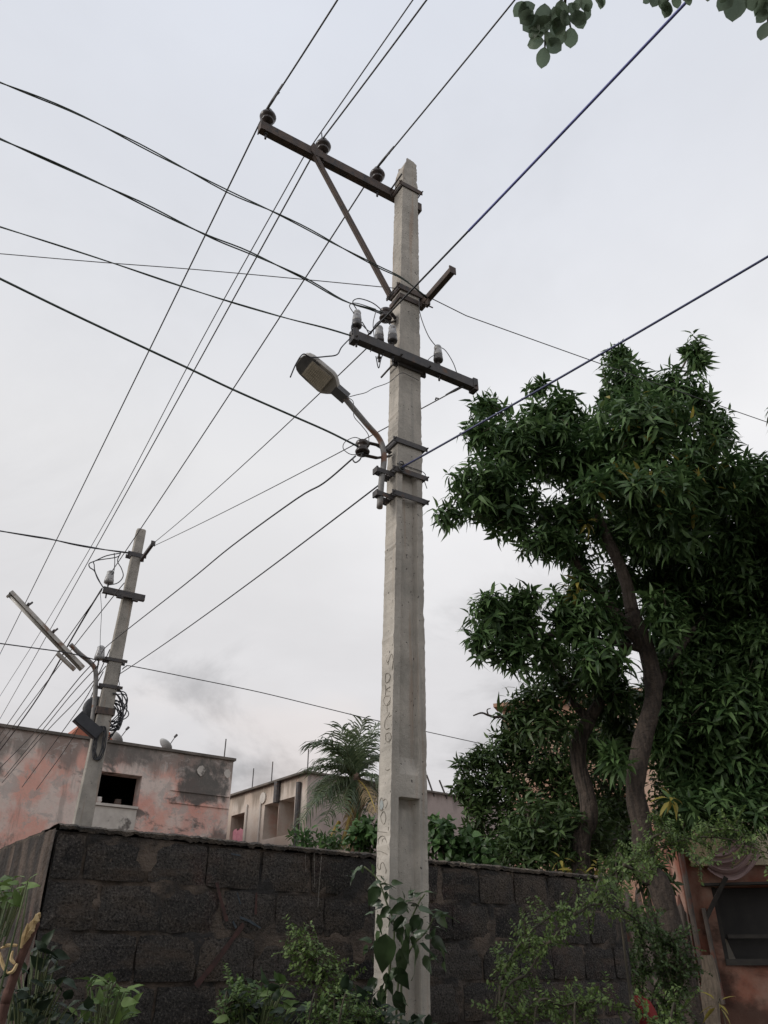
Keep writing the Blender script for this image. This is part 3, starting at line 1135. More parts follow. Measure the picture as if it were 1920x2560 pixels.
for i in range(12):
    for j in range(6):
        c = h0 + hd * (HLEN * (0.425 + 0.033 * i)) + hside * (-0.055 + 0.022 * j) + hn * 0.0315
        mb.box(c, hd * (HLEN * 0.011), hside * 0.008, hn * 0.0015)
tag(mb.build('led_array', M['lamp_led'], lens_o), kind='stuff')
for v in (1022, 1072):
    q = dpl(823, v - 2, lp_plane, W)
    c = pax(q.z) - A * (pha(q.z) + 0.01)
    mb = MB()
    ext = (q - A * 0.04)
    mb.bar(c - W * 0.045, Vector((ext.x, ext.y, c.z)) - W * 0.022, Z, 0.034, 0.007)
    mb.bar(c + W * 0.02, Vector((ext.x, ext.y, c.z)) + W * 0.022, Z, 0.034, 0.007)
    mb.box(Vector((ext.x, ext.y, c.z)) - A * 0.004, A * 0.006, W * 0.03, Z * 0.022)
    mb.build('clamp', M['steel'], lamp)

# ------------------------------------------------------------------ far pole
q0, q1 = at_y(204, 2066, 11.3), at_y(353, 1326, 11.6)
lean2 = (q1 - q0) / (q1.z - q0.z)
P2TOP = q1.z


def pax2(z):
    return q0 + lean2 * (z - q0.z)


def pha2(z):
    t = (z - q0.z) / (P2TOP - q0.z)
    return 0.122 + (0.073 - 0.122) * t


PHW2 = 0.062


def zpix2(u, v):
    z = 5.0
    for _ in range(6):
        z = at_pl(u, v, pax2(z) - W * PHW2, W).z
    return z


pole2 = thing('utility_pole', (pax2(0).x, pax2(0).y, 0), 'leaning grey concrete pole farther off, rising beyond the wall corner', 'pole')
mb = MB()
zs2 = [-0.02 + i * 0.05 for i in range(int((P2TOP + .02) / 0.05))] + [P2TOP - 0.03, P2TOP]
vs = []
for z in zs2:
    c, ha = pax2(z), pha2(z)
    q = lambda k: 0.003 * mnoise.noise(Vector((k * 3.3, z * 14, 2)))
    ch = 0.010 if z < P2TOP - 0.01 else 0.024
    for x, y in ((-ha + ch + q(1), -PHW2), (ha - ch + q(2), -PHW2), (ha + q(3), -PHW2 + ch), (ha + q(4), PHW2 - ch), (ha - ch, PHW2), (-ha + ch, PHW2), (-ha + q(5), PHW2 - ch), (-ha + q(6), -PHW2 + ch)):
        p = c + A * x + W * y
        p.z = z
        vs.append(p)
n = 8
mb.add(vs, [(i * n + k, i * n + (k + 1) % n, (i + 1) * n + (k + 1) % n, (i + 1) * n + k) for i in range(len(zs2) - 1) for k in range(n)] + [tuple((len(zs2) - 1) * n + k for k in range(n))])
mb.build('shaft', M['pole_far'], pole2)
for u, v, h in ((345, 1388, .075), (300, 1652, .05), (275, 1716, .05)):
    band(pole2, pax2, pha2, zpix2(u, v), h, 0.009, M['steel'], hw=PHW2, ext=0.06)
# bracket and cross-arm
b2 = pax2(zpix2(350, 1398)) + A * 0.085 - W * 0.02
b2e = dpl(328, 1190, b2, A)
b2e.z = b2.z
mb = MB()
mb.bar(b2, b2e, A, 0.045, 0.05)
mb.box(b2e, A * 0.035, W * 0.006, Z * 0.045)
mb.build('side_bracket', M['steel'], pole2)
L2P = pax2(6.4) - W * (PHW2 + 0.035)
l2l, l2r = dpl(222, 1273, L2P, W), dpl(312, 1294, L2P, W)
l2l.z = l2r.z = (l2l.z + l2r.z) / 2
mb = MB()
channel(mb, l2l, l2r, 0.10, 0.06, 0.008)
arm2 = mb.build('cross_arm', M['steel'], pole2)
for t in (0.42, 0.78):
    mb = MB()
    q = l2l.lerp(l2r, t) - Z * 0.06
    mb.box(q, A * 0.05, W * 0.03, Z * 0.018)
    mb.build('clamp', M['steel'], arm2)


def far_insulator(p, par):
    mb = MB()
    mb.lathe(p, Z, [(0.03, -0.01), (0.075, 0.0), (0.075, 0.04), (0.062, 0.12), (0.055, 0.16), (0.058, 0.19), (0.03, 0.215)], 14)
    i = mb.build('pin_insulator', M['white_porcelain'], par, smooth=True)
    mb = MB()
    mb.tube([p - Z * 0.26, p + Z * 0.01], 0.012, 6)
    mb.build('pin', M['steel'], i)


i2a = dpl(234, 1262, L2P, W)
far_insulator(i2a + Z * 0.02, pole2)
i2b = dpl(214, 1424, pax2(5.4), W)
far_insulator(i2b, pole2)
mb = MB()
zi = zpix2(300, 1652)
mb.bar(Vector((i2b.x, i2b.y, zi)), pax2(zi) - A * 0.10, Z, 0.04, 0.02)
mb.build('stub_bracket', M['steel'], pole2)
mb = MB()
zi = zpix2(247, 1775)
mb.box(pax2(zi), A * (pha2(zi) + 0.03), W * (PHW2 + 0.02), Z * 0.05)
mb.build('collar', M['rust'], pole2)

# old fluorescent batten on its pipe
f_pl = pax2(5.6) - W * 0.02
fp = [dpl(u, v, f_pl, W) for u, v in ((195, 1582), (203, 1530), (207, 1475), (206, 1448), (196, 1432), (172, 1412), (152, 1392))]
fix = thing('tube_lamp', fp[0], 'long slanting fluorescent tube fitting on the far pole', 'street lamp')
mb = MB()
mb.tube(spline(fp, 5), 0.035, 10)
mb.build('pipe', M['pipe'], fix, smooth=True)
t0, t1 = dpl(180, 1443, f_pl, W), dpl(24, 1279, f_pl, W)
td = (t1 - t0)
tl = td.length
td.normalize()
ts = W.copy()
tnn = td.cross(ts).normalized()
if tnn.z > 0:
    tnn = -tnn
mb = MB()
mb.add([t0 + td * (tl * s) + ts * w + tnn * h for s in (0.0, 1.0) for w, h in ((-.075, .045), (-.05, -.02), (.05, -.02), (.075, .045))],
       [(0, 1, 5, 4), (1, 2, 6, 5), (2, 3, 7, 6), (0, 3, 2, 1), (4, 5, 6, 7)])
mb.build('reflector', M['tube_metal'], fix)
mb = MB()
mb.tube([t0 + td * (tl * .28) + tnn * .055, t0 + td * (tl * .98) + tnn * .055], 0.022, 10)
mb.build('tube', M['tube_glass'], fix, smooth=True)
for s in (0.27, 0.985):
    mb = MB()
    mb.box(t0 + td * (tl * s) + tnn * .045, td * 0.015, ts * 0.03, tnn * 0.045)
    mb.build('lamp_holder', M['tube_metal'], fix)
mb = MB()
e0, e1 = dpl(170, 1440, f_pl, W), dpl(132, 1404, f_pl, W)
off = tnn * 0.075
mb.bar(e0 + off, e1 + off, ts, 0.07, 0.045)
mb.build('hanging_cover', M['tube_metal'], fix)
for s in (0.45, 0.80):
    mb = MB()
    c = t0 + td * (tl * s)
    mb.box(c - tnn * 0.04, td * 0.018, ts * 0.085, tnn * 0.015)
    mb.box(c - tnn * 0.085 + ts * 0.0, td * 0.012, ts * 0.02, tnn * 0.04)
    mb.build('clip', M['steel'], fix)

# splice box and coils of cable at the far pole
bx0 = pax2(4.7) - W * 0.10
corner = [dpl(u, v, bx0, W) for u, v in ((195, 1558), (222, 1581), (200, 1601), (154, 1552), (172, 1538))]
pts = [dpl(u, v, bx0, W) for u, v in ((172, 1538), (221, 1585), (206, 1601), (154, 1552))]
# a box lying on its corner
c0 = dpl(190, 1568, bx0, W)
ax1 = (dpl(208, 1597, bx0, W) - dpl(157, 1552, bx0, W))
ax2 = (dpl(172, 1536, bx0, W) - dpl(155, 1553, bx0, W))
ax1.normalize()
ax2 = (ax2 - ax1 * ax2.dot(ax1)).normalized()
bn = ax1.cross(ax2)
jb = thing('splice_box', c0, 'black box hanging tilted from the cables on the far pole', 'cable box')
mb = MB()
mb.box(c0, ax1 * 0.21, ax2 * 0.085, bn * 0.05)
mb.build('case', M['box_black'], jb)
mb = MB()
mb.box(c0 + bn * 0.061, ax1 * 0.20, ax2 * 0.078, bn * 0.011)
mb.build('lid', M['box_black'], jb)
coil = thing('cable_coil', pax2(4.4) + A * 0.1, 'bundle of looped black cable tied round the far pole', 'cable')
for k in range(13):
    rr = random.Random(k + 50)
    mb = MB()
    c = pax2(4.92 + rr.uniform(-.12, .12)) + W * rr.uniform(0.07, .16) + A * rr.uniform(.05, .15)
    ra, rz = rr.uniform(0.13, 0.24), rr.uniform(0.14, 0.30)
    tilt = rr.uniform(-.3, .3)
    pts = []
    for i in range(33):
        a = 2 * math.pi * i / 32
        w = 1 + 0.07 * math.sin(3 * a + k)
        pts.append(c + A * (ra * w * math.cos(a) + tilt * rz * math.sin(a)) + Z * (rz * w * math.sin(a)) - W * (0.03 * math.sin(2 * a + k)))
    mb.tube(pts, rr.uniform(0.007, 0.011), 5, cap=False)
    mb.build('loop', M['black_cable'], coil, smooth=True)
for k in range(6):
    rr = random.Random(k + 90)
    mb = MB()
    c = pax2(4.42) - W * 0.085 + A * rr.uniform(-.03, .03)
    pts = [c + A * (0.055 * math.cos(a) * (1 + .3 * rr.random())) + Z * (0.24 * math.sin(a)) - W * 0.02 * rr.random() for a in [2 * math.pi * i / 24 for i in range(24)]]
    mb.tube(pts + pts[:1], 0.006, 5, cap=False)
    mb.build('loop', M['black_cable'], coil, smooth=True)
mb = MB()
rbz = [(0.02, 0.0), (0.16, 0.02), (0.20, 0.06), (0.20, 0.10), (0.13, 0.12), (0.03, 0.13)]
cdr = pax2(4.95) - A * 0.10 + W * 0.13
mb.lathe(cdr, -W, [(0.05, -.04), (0.17, -.03), (0.20, 0.0), (0.20, 0.03), (0.15, 0.05), (0.05, 0.055)], 18)
ob = mb.build('wound_cable', M['black_cable'], coil, smooth=True)
ob.scale = (1, 1, 1)
# ------------------------------------------------------------------ wires
def hang(p0, p1, sag, n=28):
    return [p0.lerp(p1, i / n) - Z * (4 * sag * (i / n) * (1 - i / n)) for i in range(n + 1)]


def wire(name, label, pts, r, mat, cat='wire', group=None):
    mb = MB()
    mb.tube(pts, r, 6)
    return tag(mb.build(name, M[mat], smooth=True), label, cat, group)


def beyond(p0, p1, f):
    return p0 + (p1 - p0) * f


def twisted(name, label, pts, r, mat, turns=5.0, gap=0.012, cat='cable', loose=0.6):
    root = thing(name, pts[0], label, cat)
    pts = resample(pts, 0.08)
    L = [0.0]
    for a, b in zip(pts, pts[1:]):
        L.append(L[-1] + (b - a).length)
    for k in range(2):
        q = []
        for i, p in enumerate(pts):
            ph = L[i] * turns + k * math.pi
            g = gap * (0.55 + loose * mnoise.noise(Vector((L[i] * 1.7, 3.0, k))))
            t = (pts[min(i + 1, len(pts) - 1)] - pts[max(i - 1, 0)]).normalized()
            s = t.cross(Z).normalized()
            b = s.cross(t)
            q.append(p + (s * math.cos(ph) + b * math.sin(ph)) * g)
        mb = MB()
        mb.tube(q, r, 5)
        mb.build('strand', M[mat], root, smooth=True)
    return root


def path(pix, d0, d1):
    """wire seen along pix, depth running evenly between its two measured ends"""
    ss = [0.0]
    for a, b in zip(pix, pix[1:]):
        ss.append(ss[-1] + math.hypot(b[0] - a[0], b[1] - a[1]))
    out = []
    for (u, v), s in zip(pix, ss):
        inv = (1 / d0) * (1 - s / ss[-1]) + (1 / d1) * s / ss[-1]
        out.append(EYE + ray(u, v) / inv)
    return out


# bare conductors on the upper arm: back over the street and on past the far pole
ends_r = [(839, 0), (1060, 0), (1279, 0)]
for i, (top, (ur, vr), far, lab) in enumerate(zip(upper_tops, ends_r, [(0, 1631), (0, 1793), None],
        ['bare conductor on the leftmost brown insulator, running to the lower left', 'thicker conductor tied at the middle brown insulator', 'conductor from the insulator nearest the shaft to the head of the far pole'])):
    tie = top - Z * 0.028 - A * 0.035
    pr = at_z(ur, vr, top.z + 0.08)
    pr = beyond(tie, pr, 2.6)
    if far:
        pf = at_z(far[0], far[1], top.z - 0.25)
        pf = beyond(tie, pf, 1.35)
        sag = 0.10
    else:
        pf = i2a + Z * 0.19
        sag = 0.05
    pts = list(reversed(hang(tie, pr, 0.05, 14)))[:-1] + hang(tie, pf, sag, 30)
    w_ = wire('power_line', lab, pts, 0.0072, 'conductor', group='bare conductors along the pole line')
    if i != 1:
        d = (pr - tie).normalized()
        mb = MB()
        mb.tube([tie - d * 0.05, tie + d * 0.14, tie + d * 0.30], [0.009, 0.013, 0.008], 6)
        mb.tube([tie + d * 0.16, tie + d * 0.21 + Z * 0.03 + A * 0.02], 0.006, 5)
        mb.build('preformed_tie', M['conductor'], w_, smooth=True)
    else:
        mb = MB()
        mb.tube([tie + Vector((0, 0, 0)), tie + Z * 0.08 + A * 0.02, tie + Z * 0.15 + A * 0.012], 0.006, 5)
        mb.build('tie_end', M['conductor'], w_, smooth=True)
pa, pb, pc = at_z(1032, 0, 8.0), at_z(757, 396, 8.0), at_z(0, 1740, 7.5)
bp_ = path([(757, 396), (500, 858), (277, 1280), (103, 1577), (0, 1740)], axial(pb), axial(pc))
wire('power_line', 'thin wire running beside the middle conductor, passing behind the upper arm', [beyond(pb, pa, 2.6), pa] + spline(bp_ + [beyond(bp_[-2], bp_[-1], 3.0)], 6), 0.0056, 'conductor', group='bare conductors along the pole line')

# service cables to the houses on the left
br_hook = bk0.lerp(bk1, 0.30)


def D(pts):
    return [(x * K, y * K) for x, y in pts]


def to_left(pix, pend, z, f=1.9):
    """pix from the frame edge to the attachment pend"""
    far = at_z(*pix[0], z)
    pts = path(pix, axial(far), axial(pend))
    return [beyond(pts[1], pts[0], f)] + pts[:-1] + [pend]


k_pts = to_left(D([(0, 178), (150, 238), (300, 312), (490, 412), (600, 462), (720, 525), (815, 576), (870, 602), (930, 630)]), br_hook - Z * 0.02, 6.75)
k_pts = spline(k_pts, 5)
twisted('service_cable', 'topmost twisted green-grey cable from the left, hooked to the side bracket', k_pts, 0.0052, 'green_cable')
l_pts = to_left(D([(0, 300), (140, 362), (300, 436), (440, 505), (540, 546), (650, 598), (740, 648), (800, 668), (833, 681)]), sp1, 6.35)
twisted('service_cable', 'second twisted green-grey cable from the left, ending at the spool beside the shaft', spline(l_pts, 5), 0.0056, 'green_cable')
m_pts = to_left(D([(0, 490), (120, 528), (240, 567), (440, 634), (600, 682), (700, 708), (757, 724)]), la_l, 5.95)
twisted('service_cable', 'green-grey cable from the left to the end of the lower arm', spline(m_pts, 5), 0.0046, 'green_cable', gap=0.004)
n_pts = to_left(D([(0, 602), (150, 675), (320, 755), (410, 797), (500, 840), (620, 893), (700, 928), (745, 950), (775, 962)]), sp2 - A * 0.03, 5.0)
wire('service_cable', 'single dark cable from the left to the spool under the street lamp', spline(n_pts, 5), 0.0072, 'green_cable', 'cable')
j_end = pax(zpix(712)) - A * 0.10
j_pts = to_left(D([(0, 548), (210, 566), (420, 582), (640, 602), (845, 616)]), j_end, 6.62)
wire('stay_wire', 'thin nearly level wire from the left to the upper clamp', spline(j_pts, 5), 0.0038, 'thin_wire')
i_pts = [br_hook] + hang(bm - Z * 0.05, beyond(bm, at_z(1920, 1050, 6.45), 1.5), 0.02, 16)[1:]
wire('stay_wire', 'thin wire from the side bracket down to the right, behind the mango crown', i_pts, 0.0042, 'thin_wire')

# blue cable over the street, and the line on from the lower arm to the far pole
d_end = at_z(1695, 17, 6.0)
d_att = la_l + la_dir * 0.10 + Z * 0.05
d_far = beyond(d_att, d_end, 1.8)
root = thing('service_cable', d_att, 'blue cable crossing in front of the shaft up to the top right', 'cable')
full_ = hang(d_att, d_far, 0.03, 40)
cut = 9
mb = MB()
mb.tube(full_[:cut + 1], 0.0075, 6)
mb.build('dark_length', M['black_cable'], root, smooth=True)  # cable is black from the arm to the cut, blue beyond
mb = MB()
mb.tube(full_[cut:], 0.0095, 6)
mb.build('blue_length', M['blue_cable'], root, smooth=True)
e_att = la_l + la_dir * 0.13 - Z * 0.02
wire('power_line', 'wire from the lower arm, passing behind the lamp head to the far pole', hang(e_att, b2e, 0.06, 24), 0.0052, 'thin_wire')
f_att = la_r - la_dir * 0.10 - Z * 0.045
wire('power_line', 'wire from the right end of the lower arm, passing behind the shaft', hang(f_att, b2e + A * 0.03 - Z * 0.03, 0.04, 30), 0.0050, 'thin_wire')
mb = MB()
fd = (b2e - f_att).normalized()
mb.tube([f_att, f_att + fd * 0.10, f_att + fd * 0.22], [0.010, 0.012, 0.006], 6)
mb.tube([f_att + fd * 0.32, f_att + fd * 0.35 + Z * 0.02, f_att + fd * 0.36], 0.007, 5)
mb.tube([f_att + Z * 0.05, f_att], 0.006, 5)
mb.build('splice', M['thin_wire'], bpy.data.objects['power_line.005'] if 'power_line.005' in bpy.data.objects else root)
g_pts = path(D([(768, 985), (700, 1043), (640, 1078), (500, 1180), (400, 1262), (240, 1388), (218, 1412)]), axial(sp2), axial(i2b))
wire('service_cable', 'dark cable from the lamp spool sagging to the lower insulator of the far pole', spline(g_pts, 5), 0.0066, 'black_cable', 'cable')
ring_p = pax(zpix(1175)) - W * (PHW + 0.02) - A * (pha(4.6) * 0.75)
h_end = at_z(1920, 630, 4.95)
wire('service_cable', 'bluish cable coming down from the right edge past the mango to the shaft', hang(ring_p, beyond(ring_p, h_end, 1.7), 0.03, 20), 0.0072, 'dim_blue_cable', 'cable')
h2 = pax2(zpix2(285, 1680)) + A * 0.11 - W * 0.05
wire('service_cable', 'cable from the shaft below the lamp down to the far pole', hang(ring_p, h2, 0.05, 24), 0.0062, 'black_cable', 'cable')
mb = MB()
for t in range(2):
    c = ring_p + Z * (0.02 * t)
    mb.tube([c + A * (0.022 * math.cos(a)) + Z * (0.03 * math.sin(a)) for a in [2 * math.pi * i / 12 for i in range(13)]], 0.005, 5)
zr = zpix(1165)
c = pax(zr)
pa_ = [c - A * (pha(zr) + .004) - W * (PHW + .004), c + A * (pha(zr) + .008) - W * (PHW + .004), c + A * (pha(zr) + .03) - W * (PHW - .02) - Z * 0.05, c + A * (pha(zr) + .05) - W * (PHW - .02) - Z * 0.11]
mb.tube(spline(pa_, 4), 0.003, 5)
mb.build('tie_wire', M['thin_wire'], pole)

# loose leads around the lower arm and lamp
loose = [
    ([(770, 668), (762, 652), (775, 645), (800, 652), (818, 664), (833, 681)], 'black_cable', .0042, 'lead looping over the leftmost small insulator to the spool'),
    ([(765, 678), (755, 660), (770, 655), (812, 668)], 'thin_wire', .0035, 'small loop of lead left of the leftmost small insulator'),
    ([(833, 685), (812, 700), (800, 722), (790, 708), (782, 695)], 'thin_wire', .0038, 'lead dipping between the small insulators and the spool'),
    ([(845, 704), (830, 690), (815, 700), (800, 716), (780, 700)], 'thin_wire', .0036, 'lead curling above the insulators beside the shaft'),
    ([(812, 672), (806, 700), (808, 735), (800, 760)], 'thin_wire', .0034, 'short lead dropping straight behind the lower arm'),
    ([(770, 690), (760, 705), (762, 722)], 'black_cable', .0060, 'stub of thick lead at the end of the lower arm'),
    ([(845, 735), (825, 770), (818, 795), (812, 770)], 'black_cable', .0040, 'cut lead hanging under the lower arm left of the shaft'),
    ([(940, 748), (960, 755), (978, 782), (987, 806)], 'thin_wire', .0034, 'lead from the rightmost small insulator to the arm'),
    ([(905, 645), (908, 680), (925, 725), (945, 752)], 'thin_wire', .0036, 'lead drooping from the side bracket to the rightmost insulator'),
    ([(945, 765), (930, 772), (915, 790)], 'thin_wire', .0030, 'short lead left of the rightmost insulator'),
    ([(757, 730), (738, 750), (728, 766), (705, 770), (672, 772), (655, 765), (640, 785), (627, 815)], 'black_cable', .0048, 'black lead from the lower arm over the lamp head, its end dangling'),
    ([(752, 858), (770, 853), (790, 848), (808, 838), (840, 826), (866, 806), (885, 812), (905, 822)], 'thin_wire', .0028, 'thin lead from the lamp collar to the shaft'),
    ([(750, 858), (762, 866), (764, 880), (765, 900), (780, 918), (795, 938), (797, 955)], 'thin_wire', .0028, 'thin lead drooping along the lamp pipe'),
    ([(783, 950), (765, 945), (745, 955), (742, 970), (760, 982), (785, 978)], 'thin_wire', .0028, 'open loop of thin wire beside the lamp spool'),
    ([(768, 985), (762, 992), (768, 999), (778, 992), (782, 980)], 'thin_wire', .0050, 'small wire eye under the lamp spool'),
]
for pix, mt, r, lab in loose:
    pts = [dpl(u, v, (LA_P if v < 800 else pax(5.0) - W * (PHW + .02)) - W * (0.01 * (i % 3)), W) for i, (u, v) in enumerate(pix)]
    wire('loose_lead', lab, spline(pts, 6), r, mt, 'wire', 'loose leads on the near pole')

# wires of the far pole
o_end = pax2(zpix2(340, 1385)) - A * 0.1
o_pts = path(D([(0, 1147), (60, 1157), (110, 1165), (170, 1178), (230, 1188), (270, 1193), (292, 1196)]), 11.5, axial(o_end))
twisted('service_cable', 'black twisted cable from the left edge to the top of the far pole', spline([beyond(o_pts[1], o_pts[0], 2.5)] + o_pts[1:], 4), 0.010, 'black_cable', gap=0.011, turns=4)
p_pts = path(D([(0, 1390), (75, 1400), (150, 1411), (213, 1427)]), 10.8, axial(i2b))
wire('service_cable', 'black cable from the left edge to the lower insulator of the far pole', spline([beyond(p_pts[1], p_pts[0], 2.2)] + p_pts[1:], 4), 0.0085, 'black_cable', 'cable')
qs = pax2(zpix2(300, 1664)) + A * 0.12
qf = dy(1080, 1613, 15.0)
q_pts = path(D([(264, 1446), (272, 1440), (290, 1440), (420, 1466), (560, 1495), (700, 1529), (820, 1558), (1010, 1600)]), axial(qs), axial(qf))
wire('stay_wire', 'thin wire from the far pole behind the near shaft and palm to the right', spline(q_pts + [beyond(q_pts[-2], q_pts[-1], 2.5)], 5), 0.0080, 'thin_wire')
c3 = crop(0, 1280, 460 / 1659.0)
down = [
    ([(920, 690), (790, 900), (620, 1190), (400, 1580), (170, 1920), (-40, 2200)], .0125, 'black_cable', 'thickest black cable falling left from the far cross-arm'),
    ([(918, 705), (580, 1180), (60, 1925), (-90, 2140)], .0075, 'thin_wire', 'thin wire just above the thick black cable left of the far pole'),
    ([(1120, 640), (1030, 750), (660, 1220), (120, 1930), (-60, 2165)], .0075, 'thin_wire', 'wire emerging behind the far pole above its lamp'),
    ([(880, 1322), (720, 1490), (520, 1740), (320, 1980), (-30, 2340)], .0085, 'thin_wire', 'wavy wire falling left from the stub bracket of the far pole'),
    ([(890, 1375), (640, 1650), (370, 1985), (40, 2390)], .0080, 'thin_wire', 'middle of three wires falling left below the tube lamp'),
    ([(955, 1390), (700, 1690), (410, 1990), (20, 2440)], .0080, 'thin_wire', 'lowest of three wires falling left below the tube lamp'),
    ([(990, 1240), (880, 1480), (760, 1700), (545, 2005), (200, 2480)], .0075, 'thin_wire', 'wire passing behind the hanging black box'),
    ([(930, 1440), (840, 1620), (660, 2030), (330, 2500)], .0075, 'thin_wire', 'steepest wire falling left beside the far shaft'),
]
for pix, r, mt, lab in down:
    pix = c3(pix)
    d1 = axial(at_y(pix[-1][0], pix[-1][1], 17.0))
    wire('service_cable' if mt == 'black_cable' else 'power_line', lab, spline(path(pix, axial(pax2(5.3)) - 0.15, d1), 5), r, mt, 'wire')
loose2 = [
    ([(1090, 370), (960, 395), (860, 440), (805, 465), (810, 500), (850, 530), (880, 600), (930, 680)], .009, 'wide loop of lead on the left of the far pole top'),
    ([(1085, 385), (1040, 410), (860, 440), (850, 480), (860, 545), (915, 660)], .008, 'inner loop of lead on the left of the far pole top'),
    ([(1030, 370), (1035, 450), (1025, 540), (1000, 570)], .007, 'lead dropping to the upper insulator of the far pole'),
    ([(1090, 365), (1060, 440), (1095, 510), (1110, 580), (1060, 640), (965, 660)], .008, 'lead curling beside the far shaft above its arm'),
    ([(905, 730), (915, 900), (905, 1100), (903, 1230)], .004, 'hair-thin wire hanging below the far cross-arm'),
    ([(1085, 1385), (1085, 1440), (1070, 1510), (1075, 1560), (1040, 1600)], .006, 'lead with an eye on the right of the far shaft'),
    ([(1010, 1880), (1060, 1900), (1100, 1890), (1108, 1740), (1060, 1650), (1015, 1635)], .012, 'large open loop of black cable right of the far shaft'),
    ([(980, 1880), (1020, 1930), (1065, 1965), (1090, 1920), (1100, 1860)], .008, 'lowest hanging loop of cable right of the far shaft'),
]
for pix, r, lab in loose2:
    pts = [at_pl(u, v, pax2(5.5) - W * 0.10, W) for u, v in c3(pix)]
    wire('loose_lead', lab, spline(pts, 6), r, 'black_cable', 'wire', 'loose leads on the far pole')

# ------------------------------------------------------------------ buildings
def holed_wall(mb, P0, e, L, z0, z1, holes, nrm):
    """wall face from P0 along e, with rectangular openings and their reveals; nrm points outwards"""
    S = sorted({0.0, L, *[h[0] for h in holes], *[h[1] for h in holes]})
    T = sorted({z0, z1, *[h[2] for h in holes], *[h[3] for h in holes]})
    P = lambda s, z, d=0.0: Vector((P0.x, P0.y, 0)) + e * s + Z * z - nrm * d
    for a, b in zip(S, S[1:]):
        for c, d in zip(T, T[1:]):
            if any(h[0] - 1e-6 <= a and b <= h[1] + 1e-6 and h[2] - 1e-6 <= c and d <= h[3] + 1e-6 for h in holes):
                continue
            mb.add([P(a, c), P(b, c), P(b, d), P(a, d)], [(0, 1, 2, 3)])
    for s0, s1, za, zb, dep in holes:
        for q in ([(s0, za), (s1, za)], [(s1, za), (s1, zb)], [(s1, zb), (s0, zb)], [(s0, zb), (s0, za)]):
            (a, c), (b, d) = q
            mb.add([P(a, c), P(b, d), P(b, d, dep), P(a, c, dep)], [(0, 1, 2, 3)])
    return mb


def shell(mb, P0, e, L, dep, H, nrm, front=False):
    """sides, back and roof of a block whose front stands at P0"""
    P0 = Vector((P0.x, P0.y, 0))
    a, b, c, d = P0, P0 + e * L, P0 + e * L - nrm * dep, P0 - nrm * dep
    for p, q in ((b, c), (c, d), (d, a)):
        mb.add([p, q, q + Z * H, p + Z * H], [(0, 1, 2, 3)])
    mb.add([a + Z * (H - .25), b + Z * (H - .25), c + Z * (H - .25), d + Z * (H - .25)], [(0, 1, 2, 3)])


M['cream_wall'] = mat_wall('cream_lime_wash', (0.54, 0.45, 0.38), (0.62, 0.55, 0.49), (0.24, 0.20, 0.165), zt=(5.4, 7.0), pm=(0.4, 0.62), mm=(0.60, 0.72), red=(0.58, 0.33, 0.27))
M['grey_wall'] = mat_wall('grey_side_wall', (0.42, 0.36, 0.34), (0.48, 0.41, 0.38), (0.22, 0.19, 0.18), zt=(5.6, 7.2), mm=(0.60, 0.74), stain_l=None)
M['peach_wall'] = mat_wall('peach_wall', (0.42, 0.26, 0.19), (0.50, 0.36, 0.28), (0.26, 0.17, 0.13), mm=(0.60, 0.74))
M['orange_wall'] = mat_wall('orange_wall', (0.30, 0.125, 0.088), (0.38, 0.25, 0.20), (0.075, 0.048, 0.040), mm=(0.54, 0.66), pm=(0.44, 0.62), stain_l=(0.6, 2.2))
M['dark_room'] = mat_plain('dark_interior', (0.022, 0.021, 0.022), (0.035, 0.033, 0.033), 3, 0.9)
M['roof_edge'] = mat_plain('mossy_roof_edge', (0.10, 0.09, 0.08), (0.18, 0.155, 0.135), 3, 0.95)
M['red_tile'] = mat_plain('red_roof', (0.34, 0.12, 0.075), (0.42, 0.17, 0.11), 5, 0.9, 0.3, 20)
M['dish'] = mat_plain('dish_grey', (0.36, 0.37, 0.38), (0.46, 0.46, 0.46), 4, 0.6)
M['pink_cloth'] = mat_plain('pink_cloth', (0.58, 0.24, 0.30), (0.66, 0.32, 0.37), 6, 0.9)
M['pale_plaster'] = mat_plain('pale_plaster', (0.50, 0.46, 0.42), (0.62, 0.58, 0.53), 3, 0.95, c3=(0.14, 0.125, 0.115), s3=1.6, lo3=0.55, hi3=0.63)

# --- pink building on the left
BL = at_y(0, 1817, 18.5)
BR = at_y(584, 1903, 22.0)
H1 = (BL.z + BR.z) / 2
e1 = Vector((BR.x - BL.x, BR.y - BL.y, 0)).normalized()
n1 = Vector((e1.y, -e1.x, 0))
P1 = BL - e1 * 7.0
L1 = (BR - P1).dot(e1)
P1.z = 0
se_ = lambda x, y: (at_pl(*crop(0, 1760, 620 / 1659.0)([(x, y)])[0], BL, n1).dot(e1), at_pl(*crop(0, 1760, 620 / 1659.0)([(x, y)])[0], BL, n1).z)
M['pink_wall'] = mat_wall('pink_lime_wash', (0.76, 0.43, 0.355), (0.74, 0.62, 0.56), (0.135, 0.13, 0.122), top=(0.25, 0.22, 0.20), zt=(5.2, 6.8), pm=(0.42, 0.58), mm=(0.54, 0.60), red=(0.70, 0.36, 0.30),
                          patches=[(e1, se_(1120, 480)[0], se_(1620, 480)[0], 4.9, 6.9, 0.95), (e1, se_(1330, 700)[0], se_(1640, 700)[0], 2.6, 5.3, 0.8), (e1, se_(-700, 700)[0], se_(430, 700)[0], 1.8, 4.5, 0.95),
                                   (e1, se_(620, 800)[0], se_(1300, 800)[0], 2.5, 4.2, 0.8), (e1, se_(-900, 300)[0], se_(260, 300)[0], 5.2, 6.6, 0.8), (e1, se_(560, 300)[0], se_(1200, 300)[0], 5.9, 7.0, 0.7)])
pink = thing('flat_roof_house', P1 + e1 * (L1 / 2), 'mould-streaked pink house with one dark window on the left', 'building')
c4 = crop(0, 1760, 620 / 1659.0)


